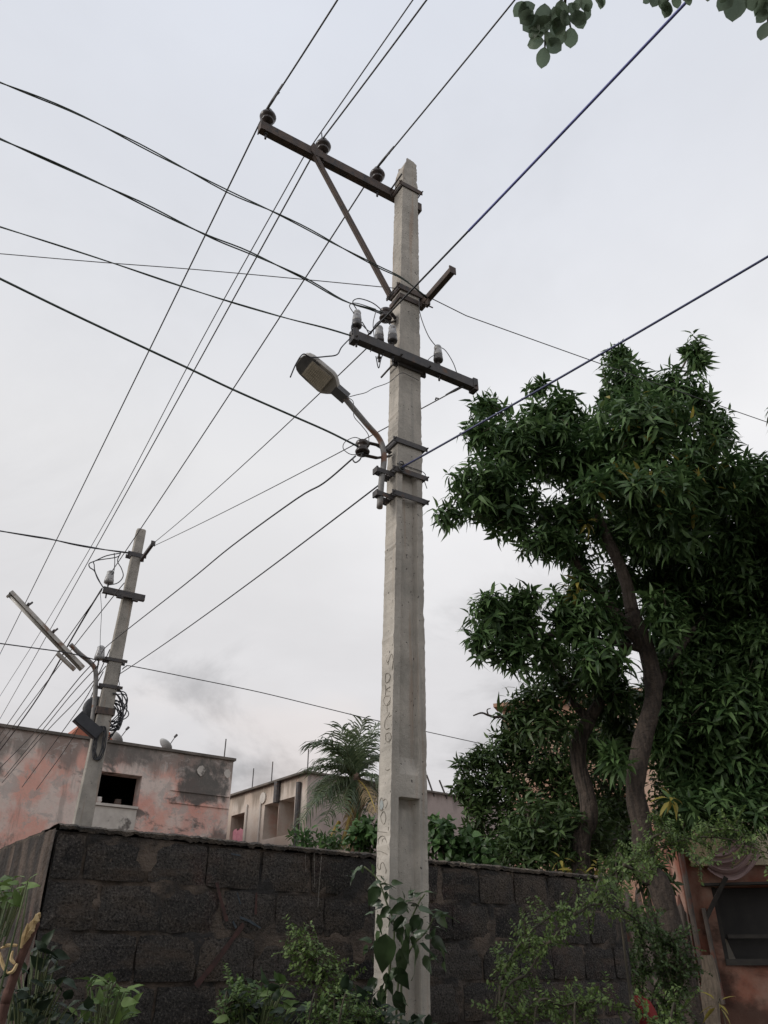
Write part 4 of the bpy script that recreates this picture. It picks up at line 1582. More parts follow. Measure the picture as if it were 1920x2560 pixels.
def fs1(u, v):
    q = at_pl(u, v, BL, n1)
    return (q - P1).dot(e1), q.z


(w0, wz1), (w1, wz0) = fs1(*c4([(672, 450)])[0]), fs1(*c4([(905, 688)])[0])
wz1 = fs1(*c4([(790, 462)])[0])[1]
mb = MB()
holed_wall(mb, P1, e1, L1, 0, H1, [(w0, w1 + .06, wz0, wz1, 0.42)], n1)
shell(mb, P1, e1, L1, 8.0, H1, n1)
mb.build('wall', M['pink_wall'], pink)
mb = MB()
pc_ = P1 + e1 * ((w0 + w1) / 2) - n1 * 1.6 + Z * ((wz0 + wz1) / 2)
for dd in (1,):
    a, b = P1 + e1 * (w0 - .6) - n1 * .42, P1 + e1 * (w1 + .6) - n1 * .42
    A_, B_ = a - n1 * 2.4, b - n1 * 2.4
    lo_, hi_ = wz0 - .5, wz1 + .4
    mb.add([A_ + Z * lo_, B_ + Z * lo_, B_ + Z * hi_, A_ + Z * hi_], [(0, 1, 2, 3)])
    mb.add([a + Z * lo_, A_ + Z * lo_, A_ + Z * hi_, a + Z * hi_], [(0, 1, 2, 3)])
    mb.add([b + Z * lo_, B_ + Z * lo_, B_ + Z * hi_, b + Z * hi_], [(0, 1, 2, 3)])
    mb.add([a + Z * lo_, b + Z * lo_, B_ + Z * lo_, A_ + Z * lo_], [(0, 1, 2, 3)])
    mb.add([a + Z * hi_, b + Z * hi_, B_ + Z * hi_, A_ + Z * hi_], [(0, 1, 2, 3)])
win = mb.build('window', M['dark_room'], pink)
mb = MB()
c = P1 + e1 * ((w0 + w1) / 2) + Z * (wz0 - 0.03) + n1 * 0.02
mb.box(c, e1 * ((w1 - w0) / 2 + 0.05), n1 * 0.06, Z * 0.03)
mb.build('sill', M['pale_plaster'], win)
mb = MB()
mb.box(P1 + e1 * ((w0 + w1) / 2 + .02) + n1 * 0.02 + Z * (wz0 - 0.62), e1 * ((w1 - w0) / 2 + .02), n1 * 0.018, Z * 0.55)
mb.build('panel', M['pale_plaster'], pink)
mb = MB()
mb.box(P1 + e1 * (L1 / 2) + Z * (H1 + 0.035) - n1 * 0.1, e1 * (L1 / 2 + 0.05), n1 * 0.16, Z * 0.035)
mb.build('parapet_cap', M['roof_edge'], pink)
mb = MB()
for zc, off in ((H1 - 0.95, 0.02), (H1 - 1.25, 0.012)):
    s0 = fs1(*c4([(1150, 470)])[0])[0]
    mb.box(P1 + e1 * ((s0 + L1) / 2) + Z * zc + n1 * off, e1 * ((L1 - s0) / 2 - .02), n1 * 0.012, Z * 0.012)
mb.build('string_course', M['pink_wall'], pink)
for (x, y, s) in ((1345, 448, .13), (1520, 467, .11)):
    u, v = c4([(x, y)])[0]
    q = at_pl(u, v, BL, n1) + n1 * 0.012
    mb = MB()
    k = [Vector(q) + e1 * (s * a) + Z * (s * b) for a, b in ((-1, .1), (-.5, .9), (.2, 1.1), (.9, .3), (.6, -.7), (0, -1.1), (-.7, -.6))]
    mb.prism(k, n1 * 0.012)
    mb.build('plaster_patch', M['pale_plaster'], pink)
# odds and ends left on the sill
for (x, y, r_, h_, mt, lb, nm) in ((650, 655, .09, .16, 'tube_glass', 'pale pot at the left of the window sill of the pink house', 'pot'), (800, 660, .09, .15, 'rust', 'dark rusty pot on the window sill of the pink house', 'pot')):
    s_, z_ = fs1(*c4([(x, y)])[0])
    s_ = max(s_, w0 + .12)
    mb = MB()
    mb.lathe(P1 + e1 * s_ - n1 * 0.16 + Z * (wz0 + .002), Z, [(r_ * .6, 0), (r_, h_ * .5), (r_ * .8, h_ * .85), (r_ * .95, h_)], 12)
    tag(mb.build(nm, M[mt], smooth=True), lb, 'pot')
# reddish stair-head roof behind the parapet
mb = MB()
r0 = P1 + e1 * (fs1(*c4([(520, 215)])[0])[0]) - n1 * 1.2 + Z * (H1 - .2)
r1 = P1 + e1 * (fs1(*c4([(832, 270)])[0])[0] + .35) - n1 * 1.2 + Z * (H1 - .2)
mb.prism([r0, r1, r1 + Z * 0.50, r0.lerp(r1, 0.72) + Z * 0.78, r0.lerp(r1, 0.30) + Z * 1.05, r0 + Z * 0.42], -n1 * 3)
mb.build('stair_head_roof', M['red_tile'], pink)


def dish(name, base, dirv, r, label):
    t = thing(name, base, label, 'satellite dish', 'dishes on the pink house')
    mb = MB()
    mb.tube([base, base + Z * 0.30], 0.02, 6)
    mb.build('mast', M['steel'], t)
    mb = MB()
    c = base + Z * 0.42
    mb.lathe(c, dirv, [(0.03, -0.09), (r * 0.5, -0.075), (r * 0.85, -0.03), (r, 0.0), (r * 0.98, 0.006), (r * 0.8, -0.018), (r * 0.45, -0.055), (0.02, -0.075)], 20)
    mb.build('reflector', M['dish'], t, smooth=True)
    mb = MB()
    tip = c + dirv * 0.42 - Z * 0.05
    mb.tube([c - Z * r * 0.9, tip], 0.012, 5)
    mb.lathe(tip, dirv, [(0.03, -0.05), (0.035, 0.05)], 8)
    mb.build('feed_arm', M['steel'], t)


dd = (e1 * 0.62 + n1 * -0.12 + Z * 0.78).normalized()
for (x, y), lb in (((800, 262), 'grey satellite dish beside the red roof on the pink house'), ((1135, 312), 'pale satellite dish alone on the parapet of the pink house')):
    s, z = fs1(*c4([(x, y)])[0])
    dish('satellite_dish', P1 + e1 * s - n1 * 0.35 + Z * (H1 - .16), dd, 0.21, lb)
s, z = fs1(*c4([(1518, 370)])[0])
mb = MB()
mb.tube([P1 + e1 * s - n1 * .2 + Z * H1, P1 + e1 * s - n1 * .2 + Z * (H1 + .62)], 0.018, 5)
mb.build('reinforcing_rod', M['steel'], pink)

# --- cream building in the middle
CC = at_y(770, 1933, 23.5)
CL = at_y(578, 1992, 27.2)
CR = at_y(1139, 1988, 26.9)
H2 = CC.z
eL = Vector((CL.x - CC.x, CL.y - CC.y, 0)).normalized()
eR = Vector((-eL.y, eL.x, 0)) * -1
if eR.x < 0:
    eR = -eR
nL = -eR
nR = -eL
cream = thing('flat_roof_house', Vector((CC.x, CC.y, 0)), 'cream two-storey house with balcony openings behind the coconut palm', 'building')
cz = crop(560, 1880, 420 / 1659.0)


def fsL(x, y):
    q = at_pl(*cz([(x, y)])[0], CC, nL)
    return (q - CC).dot(eL), q.z


LLEN = 12.0
LO = Vector((CC.x, CC.y, 0)) + eL * LLEN          # the face runs from its far end to the corner
fl = lambda x, y: (LLEN - fsL(x, y)[0], fsL(x, y)[1])
oz1 = fl(640, 455)[1]
oz0 = fl(620, 815)[1]
h3a, h3b = fl(545, 500)[0], fl(697, 500)[0]
h2a, h2b = fl(398, 600)[0], fl(535, 600)[0]
h1a, h1b = fl(72, 650)[0], fl(200, 650)[0]
mb = MB()
holed_wall(mb, LO, -eL, LLEN, 0, H2, [(h1a, h1b, oz0 - .3, oz1 - .05, 1.1), (h2a, h2b, oz0, oz1, 1.1), (h3a, h3b, oz0, oz1, 1.1)], nL)
mb.build('wall', M['cream_wall'], cream)
mb = MB()
for a, b in ((h1a, h1b), (h2a, h2b), (h3a, h3b)):
    p = LO - eL * a - nL * 1.1
    q = LO - eL * b - nL * 1.1
    mb.add([p + Z * (oz0 - .4), q + Z * (oz0 - .4), q + Z * (oz1 + .1), p + Z * (oz1 + .1)], [(0, 1, 2, 3)])
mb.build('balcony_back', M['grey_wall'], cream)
mb = MB()
a, za = fl(440, 690)
a2, zb2 = fl(522, 790)
p, q = LO - eL * (a + .25) - nL * 1.08, LO - eL * (a2 + .25) - nL * 1.08
mb.prism([p + Z * oz0, q + Z * oz0, q + Z * (oz0 + 1.05), p + Z * (oz0 + 1.05)], -nL * -0.02)
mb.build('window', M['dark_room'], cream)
mb = MB()
p, q = LO - eL * (h1a + .03) - nL * 0.12, LO - eL * (h1b - .03) - nL * 0.12
nn = 14
vs = []
for i in range(nn + 1):
    t = i / nn
    for zt_ in (0, .35, .72):
        vs.append(p.lerp(q, t) + Z * (oz0 - .25 + zt_ + (0.10 * abs(math.sin(t * 9)) if zt_ > .7 else 0)) + nL * (0.05 * math.sin(t * 22 + zt_)))
mb.add(vs, [(i * 3 + k, (i + 1) * 3 + k, (i + 1) * 3 + k + 1, i * 3 + k + 1) for i in range(nn) for k in range(2)])
tag(mb.build('hanging_cloth', M['pink_cloth'], smooth=True), 'pink cloth hung in the leftmost balcony opening of the cream house', 'cloth')
mb = MB()
R1 = (CR - CC).dot(eR) + 4.0
c0_ = Vector((CC.x, CC.y, 0))
mb.add([c0_, c0_ + eR * R1, c0_ + eR * R1 + Z * (H2 - .02), c0_ + Z * (H2 - .02)], [(0, 1, 2, 3)])
e_ = eL * LLEN
mb.add([c0_ + e_, c0_ + eR * R1 + e_, c0_ + eR * R1 + e_ + Z * H2, c0_ + e_ + Z * H2], [(0, 1, 2, 3)])
mb.add([c0_ + Z * (H2 - .3), c0_ + eR * R1 + Z * (H2 - .3), c0_ + eR * R1 + e_ + Z * (H2 - .3), c0_ + e_ + Z * (H2 - .3)], [(0, 1, 2, 3)])
mb.add([c0_ + eR * R1, c0_ + eR * R1 + e_, c0_ + eR * R1 + e_ + Z * H2, c0_ + eR * R1 + Z * H2], [(0, 1, 2, 3)])
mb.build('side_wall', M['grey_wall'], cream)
mb = MB()
mb.box(LO - eL * (LLEN / 2) + nL * 0.0 + Z * (H2 + .03), eL * (LLEN / 2 + .06), nL * 0.14, Z * 0.03)
mb.box(c0_ + eR * (R1 / 2) + Z * (H2 + .025), eR * (R1 / 2), nR * 0.10, Z * 0.028)
mb.build('parapet_cap', M['roof_edge'], cream)
for x, y0, y1, r in ((758, 300, 640, .075), (548, 300, 500, .10)):
    s, z = fl(x, y0)
    mb = MB()
    b = LO - eL * s + nL * 0.07
    mb.tube([b + Z * (fl(x, y1)[1] - (1.2 if r < .09 else 0)), b + Z * z], r, 8)
    mb.build('drain_pipe', M['steel'], cream)
for x in (240, 372):
    s, z = fl(x, 500)
    mb = MB()
    mb.box(LO - eL * s + nL * .02 + Z * (H2 / 2 + .8), eL * 0.03, nL * 0.03, Z * (H2 / 2 - 1.2))
    mb.build('pilaster_edge', M['pale_plaster'], cream)
s, z = fl(392, 455)
mb = MB()
mb.lathe(LO - eL * s + Z * z, nL, [(0.02, .05), (.17, .045), (.17, 0)], 14)
mb.build('vent', M['pale_plaster'], cream)
for i, (x, y0, y1) in enumerate(((248, 385, 290), (438, 325, 235), (795, 205, 125))):
    s, z = fl(x, y0)
    b = LO - eL * s - nL * 0.1
    mb = MB()
    mb.tube([b + Z * (H2 - .1), b + Z * (H2 + 0.75)], 0.018, 5)
    mb.build('reinforcing_rod', M['steel'], cream)
mb = MB()
b = CC + eR * 4.9 - nR * .0
for k in range(3):
    o = b + eR * (0.55 * k)
    mb.tube([Vector((o.x, o.y, H2 - .1)), Vector((o.x, o.y, H2 + .55 - .1 * k)) - eR * 0.3], 0.03, 5)
mb.build('reinforcing_rod', M['steel'], cream)

# --- peach house behind the trees
PC = at_y(1255, 1772, 17.5)
H3 = PC.z
peach = thing('peach_house', Vector((PC.x, PC.y, 0)), 'peach house almost hidden behind the mango and leafy trees', 'building')
eW = -W          # front runs towards the right and the camera
mb = MB()
c0_ = Vector((PC.x, PC.y, 0))
e3 = Vector((0.93, -0.36, 0)).normalized()
n3 = Vector((-e3.y, e3.x, 0)) * -1
holed_wall(mb, c0_, e3, 8.5, 0, H3, [(1.6, 2.6, 3.6, 4.7, .2), (4.4, 5.4, 3.6, 4.7, .2)], n3)
shell(mb, c0_, e3, 8.5, 6.0, H3, n3)
mb.build('wall', M['peach_wall'], peach)
mb = MB()
mb.box(c0_ + e3 * 4.25 + Z * (H3 + .04), e3 * 4.4, n3 * 0.2, Z * 0.04)
mb.build('parapet_cap', M['peach_wall'], peach)
for s in (2.1, 4.9):
    mb = MB()
    mb.box(c0_ + e3 * s - n3 * 0.22 + Z * 4.15, e3 * 0.5, n3 * 0.01, Z * 0.55)
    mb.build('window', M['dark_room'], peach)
mb = MB()
b = c0_ + e3 * 0.95 - n3 * .3
mb.tube([b + Z * H3, b + Z * (H3 + 1.1)], 0.015, 5)
mb.build('mast', M['tube_metal'], peach)

# --- orange house at the right edge
M['window_dark'] = mat_plain('unlit_room_panel', (0.016, 0.015, 0.015), (0.030, 0.027, 0.026), 2.5, 0.6)  # near-black colour stands in for the unlit room behind the window
M['frame_dark'] = mat_plain('dark_frame', (0.030, 0.027, 0.026), (0.05, 0.045, 0.04), 6, 0.7)
M['old_pane'] = mat_plain('patched_pane', (0.16, 0.155, 0.14), (0.26, 0.20, 0.13), 3, 0.5)
M['zinc'] = mat_plain('old_sheet', (0.075, 0.062, 0.055), (0.15, 0.12, 0.105), 4, 0.7, c3=(0.17, 0.07, 0.05), s3=3)
M['mauve'] = mat_plain('mauve_cloth', (0.30, 0.20, 0.20), (0.37, 0.26, 0.25), 4, 0.9)
M['red_cloth'] = mat_plain('red_cloth', (0.16, 0.008, 0.010), (0.22, 0.014, 0.014), 6, 0.8)
OC = at_y(1722, 2300, 11.3)
OC.z = 0
eo = Vector((0.985, -0.17, 0)).normalized()
no = Vector((eo.y, -eo.x, 0))
orange = thing('orange_house', OC, 'rusty orange house with a wide dark window at the right edge', 'building')
co = crop(1600, 1980, 320 / 1220.0)


def fo(x, y):
    q = at_pl(*co([(x, y)])[0], OC, no)
    return (q - OC).dot(eo), q.z


mb = MB()
wsa, wza = fo(600, 905)
wsb, wzb = fo(700, 1640)
OL, OH = 5.0, 3.55
holed_wall(mb, OC, eo, OL, 0, OH, [(wsa + .10, 3.2, wzb, wza, .25)], no)
shell(mb, OC, eo, OL, 4.0, OH, no)
mb.build('wall', M['orange_wall'], orange)
mb = MB()
wp = OC - no * 0.24
mb.prism([wp + eo * (wsa) + Z * (wzb - .05), wp + eo * 3.3 + Z * (wzb - .05), wp + eo * 3.3 + Z * (wza + .05), wp + eo * wsa + Z * (wza + .05)], -no * 0.02)
w_o = mb.build('window', M['window_dark'], orange)
mb = MB()
for s in (wsa + .13, 1.95, 3.17):
    mb.box(OC - no * 0.1 + eo * s + Z * ((wza + wzb) / 2), eo * 0.03, no * 0.04, Z * ((wza - wzb) / 2 - .002))
zm = fo(900, 1375)[1]
mb.box(OC - no * 0.1 + eo * ((wsa + 3.3) / 2) + Z * zm, eo * ((3.1 - wsa) / 2 - .1), no * 0.03, Z * 0.022)
mb.box(OC - no * 0.02 + eo * ((wsa + 3.3) / 2) + Z * (wzb + .02), eo * ((3.1 - wsa) / 2), no * 0.06, Z * 0.035)
mb.build('frame', M['frame_dark'], w_o)
mb = MB()
pa_, pb_ = fo(722, 1395), fo(905, 1610)
mb.prism([OC - no * 0.15 + eo * s + Z * z for s, z in ((pa_[0] + .04, pb_[1]), (pb_[0] + .05, pb_[1]), (pb_[0] - .02, pa_[1]), (pa_[0] + .02, pa_[1]))], -no * 0.012)
mb.build('pane', M['old_pane'], w_o)
# sloping awning board over the window and its strut
mb = MB()
mb.bar(OC + eo * (wsa - .02) + Z * (wza + .02) + no * .05, OC + eo * 3.3 + Z * (wza + .05) + no * .05, no, 0.16, 0.03)
mb.bar(OC + eo * (wsa - .05) + Z * (wza - .38) + no * .03, OC + eo * (wsa + .28) + Z * (wza + .10) + no * .16, no, 0.06, 0.05)
mb.build('awning_board', M['frame_dark'], orange)
# cream band above, with an upper window
mb = MB()
uc = fo(520, 60)
mb.box(OC + eo * 0.9 + no * 0.05 + Z * 3.15, eo * 0.75, no * 0.045, Z * 0.36)
mb.build('upper_panel', mat_wall('cream_panel', (0.50, 0.40, 0.26), (0.60, 0.52, 0.38), (0.24, 0.15, 0.10)), orange)
mb = MB()
mb.tube([OC + eo * 0.04 + no * 0.06 + Z * 0.9, OC + eo * 0.04 + no * 0.06 + Z * OH], 0.038, 8)
mb.build('drain_pipe', M['zinc'], orange)
mb = MB()
mb.tube([OC + eo * 0.22 + no * 0.05 + Z * 1.25, OC + eo * 0.20 + no * 0.05 + Z * (wza - .25)], 0.030, 8)
mb.build('drain_pipe', M['zinc'], orange)
# corrugated sheets leaning left of the corner
sh_ = thing('corrugated_sheet', OC - eo * 0.35, 'rusty corrugated sheets propped beside the orange house', 'sheet metal')
mb = MB()
nn = 30
vs = []
for i in range(nn + 1):
    s = -0.62 + 0.60 * i / nn
    for z in (0.0, 1.4, 2.35 + .12 * math.sin(i)):
        vs.append(OC + eo * s + Z * z + no * (0.02 * math.sin(i * 1.7) + 0.08))
mb.add(vs, [(i * 3 + k, (i + 1) * 3 + k, (i + 1) * 3 + k + 1, i * 3 + k + 1) for i in range(nn) for k in range(2)])
mb.build('sheet', M['zinc'], sh_, smooth=True)
mb = MB()
vs = []
for i in range(13):
    s = -0.86 + 0.34 * i / 12
    for z in (0.6, 1.5, 2.45 + .1 * math.sin(i * 1.3)):
        vs.append(OC + eo * (s + (z - 1.5) * -.06) + Z * z + no * (0.025 * math.sin(i * 1.2) + 0.20))
mb.add(vs, [(i * 3 + k, (i + 1) * 3 + k, (i + 1) * 3 + k + 1, i * 3 + k + 1) for i in range(12) for k in range(2)])
mb.build('sheet', M['zinc'], sh_, smooth=True)
# mauve cloth hung in a swag on the wall
mb = MB()
p0 = at_pl(*co([(640, 735)])[0], OC + no * 0.12, no)
p1 = at_pl(*co([(1150, 600)])[0], OC + no * 0.12, no)
ptop0 = at_pl(*co([(780, 520)])[0], OC + no * 0.10, no)
ptop1 = at_pl(*co([(1010, 270)])[0], OC + no * 0.10, no)
nu, nv = 30, 40
vs = []
for i in range(nu + 1):
    t = i / nu
    for j in range(nv + 1):
        s = j / nv                      # 0 = upper hem, 1 = lower hem
        x = (735 - 95 * s) * (1 - t) + (1030 + 120 * s ** 1.5) * t
        y = (545 + 190 * s) * (1 - t) + (275 + 330 * s) * t + (60 + 190 * s ** 0.8) * 4 * t * (1 - t) * (0.55 + 0.25 * t)
        fold = 0.035 * math.sin(26 * s + 2.5 * t) * (4 * t * (1 - t)) ** 0.4 + 0.012 * math.sin(61 * s + 5 * t)
        vs.append(at_pl(*co([(x, y)])[0], OC + no * (0.12 + fold), no))
mb.add(vs, [(i * (nv + 1) + j, (i + 1) * (nv + 1) + j, (i + 1) * (nv + 1) + j + 1, i * (nv + 1) + j + 1) for i in range(nu) for j in range(nv)])
tag(mb.build('hanging_cloth', M['mauve'], smooth=True), 'mauve cloth sagging in folds on the orange house wall', 'cloth')
# rotten post in front of the orange house
mb = MB()
pb0, pb1 = at_y(1768, 2560, 9.2), at_y(1765, 2388, 9.2)
pts = [Vector((pb0.x, pb0.y, 0)).lerp(pb1, i / 12) + Vector((0.02 * math.sin(i * 1.3), 0, 0)) for i in range(13)]
mb.tube(pts, [0.085 + 0.014 * math.sin(i * 2.1) for i in range(12)] + [0.06], 9)
M['dead_wood'] = mat_plain('dead_wood', (0.16, 0.13, 0.10), (0.24, 0.19, 0.145), 12, 0.95, 0.9, 30, bdist=0.02, stretch=(3, 3, .5))
tag(mb.build('rotten_post', M['dead_wood']), 'grey rotten post standing before the orange house', 'post')
# red cloth bundle by the end of the wall
mb = MB()
rc = at_y(1598, 2500, 6.6)
prof_ = []
vs = []
for i in range(15):
    z = rc.z + 0.03 - 0.55 * i / 14
    w = 0.055 + 0.03 * math.sin(i * .5) + 0.02 * i / 14 if i else 0.02
    for k in range(14):
        a = 2 * math.pi * k / 14
        f = 1 + 0.18 * math.sin(5 * a + i * .4)
        vs.append((rc.x + 0.012 * i / 3 + w * f * math.cos(a), rc.y + w * f * math.sin(a) * .8, z))
mb.add(vs, [(i * 14 + k, i * 14 + (k + 1) % 14, (i + 1) * 14 + (k + 1) % 14, (i + 1) * 14 + k) for i in range(14) for k in range(14)] + [tuple(range(14))])
tag(mb.build('hanging_cloth', M['red_cloth'], smooth=True), 'red cloth hanging by the right end of the block wall', 'cloth')
# ------------------------------------------------------------------ foliage toolkit
M['mango_leaf'] = mat_leaf('mango_leaf', (0.030, 0.066, 0.024), (0.135, 0.225, 0.080), old=(0.30, 0.24, 0.05), transl=0.28, rough=0.45, spec=0.3)
M['mango_new'] = mat_leaf('mango_yellow_leaf', (0.24, 0.20, 0.045), (0.34, 0.29, 0.07), transl=0.25)
M['tree_leaf'] = mat_leaf('tree_leaf', (0.025, 0.052, 0.018), (0.105, 0.165, 0.055), transl=0.24)
M['bush_leaf'] = mat_leaf('bush_leaf', (0.028, 0.065, 0.020), (0.10, 0.185, 0.058), transl=0.2)
M['weed_leaf'] = mat_leaf('weed_leaf', (0.035, 0.075, 0.022), (0.15, 0.23, 0.065), transl=0.25, rough=0.5)
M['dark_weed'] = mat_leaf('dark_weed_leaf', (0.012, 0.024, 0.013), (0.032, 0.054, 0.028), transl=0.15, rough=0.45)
M['vine_leaf'] = mat_leaf('vine_leaf', (0.015, 0.032, 0.014), (0.075, 0.120, 0.050), transl=0.18, rough=0.30, spec=0.6)
M['thorn_leaf'] = mat_leaf('thorn_leaf', (0.050, 0.090, 0.025), (0.165, 0.240, 0.068), transl=0.25, rough=0.5)
M['palm_leaf'] = mat_leaf('palm_leaf', (0.050, 0.078, 0.042), (0.130, 0.168, 0.085), transl=0.25, rough=0.4)
M['palm_dry'] = mat_leaf('dry_palm_leaf', (0.24, 0.17, 0.10), (0.40, 0.31, 0.17), transl=0.2, rough=0.7)
M['over_leaf'] = mat_leaf('overhanging_leaf', (0.15, 0.195, 0.145), (0.20, 0.26, 0.175), transl=0.6, rough=0.45)
M['bark'] = mat_plain('mango_bark', (0.040, 0.031, 0.026), (0.080, 0.060, 0.048), 9, 0.95, 1.0, 26, bdist=0.03, stretch=(3, 3, 0.8), c3=(0.12, 0.10, 0.085), s3=5, lo3=0.60, hi3=0.72)
M['bark3'] = mat_plain('pale_limb_bark', (0.085, 0.066, 0.055), (0.15, 0.118, 0.10), 9, 0.95, 1.0, 26, bdist=0.03, stretch=(3, 3, 0.8))
M['bark2'] = mat_plain('ridged_bark', (0.032, 0.026, 0.022), (0.105, 0.080, 0.064), 7, 0.95, 1.0, 14, bdist=0.05, stretch=(6, 6, 0.6))
M['twig'] = mat_plain('twig', (0.050, 0.044, 0.032), (0.085, 0.072, 0.05), 15, 0.9)
M['green_stem'] = mat_plain('green_stem', (0.06, 0.085, 0.035), (0.10, 0.12, 0.05), 15, 0.7)
M['petiole_dry'] = mat_plain('yellow_petiole', (0.36, 0.26, 0.06), (0.46, 0.34, 0.09), 6, 0.7)
M['palm_fibre'] = mat_plain('palm_fibre', (0.10, 0.065, 0.045), (0.18, 0.12, 0.085), 10, 0.95, 0.8, 40, stretch=(3, 3, .6))
M['torn_wood'] = mat_plain('torn_wood', (0.48, 0.34, 0.17), (0.62, 0.47, 0.26), 30, 0.9, 0.8, 60, stretch=(3, 3, .7))
M['red_bark'] = mat_plain('reddish_bark', (0.075, 0.036, 0.028), (0.13, 0.065, 0.05), 14, 0.9, 0.7, 50)


def leaf_geo(L, wd, droop, fold, shape='lance', twist=0.0):
    tt, ww = {'lance': ((0, .28, .64, 1), (0, .5, .40, 0)), 'ovate': ((0, .24, .60, 1), (.0, .5, .44, 0)), 'round': ((0, .3, .68, 1), (0, .5, .5, 0.0))}[shape]
    v = []
    for i in range(4):
        y = L * tt[i] * (1 - 0.12 * droop * tt[i])
        z = -droop * L * tt[i] ** 2
        w = wd * ww[i]
        if i in (0, 3):
            v.append((0, y, z))
        else:
            v += [(-w, y, z + fold * w), (0, y, z), (w, y, z + fold * w)]
    return np.array(v)


LT = np.array([(0, 2, 1), (0, 3, 2), (4, 5, 7), (5, 6, 7)])
LQ = np.array([(1, 2, 5, 4), (2, 3, 6, 5)])


def frame(d, n):
    d = np.asarray(d, float)
    d = d / np.linalg.norm(d)
    n = np.asarray(n, float) - d * np.dot(n, d)
    ln = np.linalg.norm(n)
    n = n / ln if ln > 1e-6 else np.cross(d, (1, 0, 0.3))
    n = n / np.linalg.norm(n)
    s = np.cross(d, n)
    return np.stack([s, d, n], axis=1)      # columns: side, along, normal


def rosette(n, L, wd, lo, hi, shape, seed, droop=(0.1, 0.5), stem=0.03, back=0.2):
    """whorl of n leaves round +Z"""
    r = np.random.default_rng(seed)
    V, T, Q, R = [], [], [], []
    for i in range(n):
        az = i * 2.39996 + r.uniform(-.3, .3)
        th = math.radians(lo + (hi - lo) * ((i + .5) / n) + r.uniform(-9, 9))
        d = np.array((math.sin(th) * math.cos(az), math.sin(th) * math.sin(az), math.cos(th)))
        nn = np.array((0, 0, 1.0)) + 0.35 * r.normal(size=3)
        l = L * r.uniform(0.72, 1.12)
        g = leaf_geo(l, wd * r.uniform(.85, 1.15), r.uniform(*droop), r.uniform(.1, .5), shape)
        v = g @ frame(d, nn).T + d * stem + np.array((0, 0, -back * L * i / n))
        o = 8 * i
        V.append(v)
        T.append(LT + o)
        Q.append(LQ + o)
        R.append(np.full(8, r.random()))
    return np.concatenate(V), np.concatenate(T), np.concatenate(Q), np.concatenate(R)


def rot_to(d, spin):
    """3x3 taking +Z to d"""
    d = d / np.linalg.norm(d)
    s = np.cross((0.31, 0.17, 0.94) if abs(d[2]) < .95 else (1, 0, 0), d)
    s /= np.linalg.norm(s)
    b = np.cross(d, s)
    c, q = math.cos(spin), math.sin(spin)
    return np.stack([s * c + b * q, -s * q + b * c, d], axis=1)


def scatter(name, parent, pos, dirs, scl, variants, mat, rg):
    """all whorls as one foliage mesh"""
    Vs, Ts, Qs, Rs = [], [], [], []
    off = 0
    pick = rg.integers(0, len(variants), len(pos))
    for p, d, s, k in zip(pos, dirs, scl, pick):
        v, t, q, r = variants[k]
        Rm = rot_to(d, rg.uniform(0, 6.28))
        Vs.append(v @ Rm.T * s + p)
        Ts.append(t + off)
        Qs.append(q + off)
        Rs.append((r + rg.uniform(-.25, .25)).clip(0, .96 if rg.random() > .02 else 1.0))
        off += len(v)
    o = np_mesh(name, np.concatenate(Vs), [np.concatenate(Ts), np.concatenate(Qs)], mat, parent, np.concatenate(Rs))
    o['kind'] = 'stuff'
    return o


def variant_mesh(name, var, mat):
    o = np_mesh(name, var[0], [var[1], var[2]], mat, None, var[3], org=Vector((0, 0, 0)))
    me = o.data
    bpy.data.objects.remove(o)
    return me


def place(name, me, parent, p, Rm, s):
    o = bpy.data.objects.new(name, me)
    COL.objects.link(o)
    o.parent = parent
    org = ORG[parent.name]
    m = Matrix(((*(Rm[0] * s), p[0] - org[0]), (*(Rm[1] * s), p[1] - org[1]), (*(Rm[2] * s), p[2] - org[2]), (0, 0, 0, 1)))
    o.matrix_basis = m
    return o


def limb(parent, pts, r0, r1, mat, name='limb', lump=0.08, n=9, step=0.08, seed=1.0):
    pts = resample(spline(pts, 6), step)
    m = len(pts)
    rs = [(r0 + (r1 - r0) * (i / (m - 1)) ** 0.85) * (1 + lump * mnoise.noise(Vector((i * .35, seed, 0))) + lump * .6 * mnoise.noise(Vector((i * .9, seed, 5)))) for i in range(m)]
    mb = MB()
    mb.tube(pts, rs, n)
    return mb.build(name, mat, parent, smooth=True)


def blob_points(blobs, Y0, dens, rg, depth_k=0.8):
    """blobs on the survey sheet (u, v, ru, rv, dY[, density])"""
    pos, out, cen = [], [], []
    for bl in blobs:
        u, v, ru, rv, dY = bl[:5]
        k = bl[5] if len(bl) > 5 else 1.0
        c = dy(u, v, Y0 + dY)
        a = axial(c)
        ru, rv = ru * K / F * a, rv * K / F * a
        rd = max(ru, rv) * depth_k
        n = max(4, int(dens * k * (ru * rv * rd) ** (2 / 3.0)))
        x = rg.normal(size=(n, 3))
        x /= np.linalg.norm(x, axis=1)[:, None]
        rad = rg.random(n) ** 0.42
        ex = np.array(RIGHT) * ru
        ez = np.array(UPV) * rv
        ey = np.array(FWD) * rd
        p = x[:, :1] * ex + x[:, 1:2] * ez + x[:, 2:] * ey
        pos.append(np.array(c) + p * rad[:, None])
        d = p / np.linalg.norm(p, axis=1)[:, None]
        out.append(d)
        cen.append((c, ru, rv))
    return np.concatenate(pos), np.concatenate(out), cen


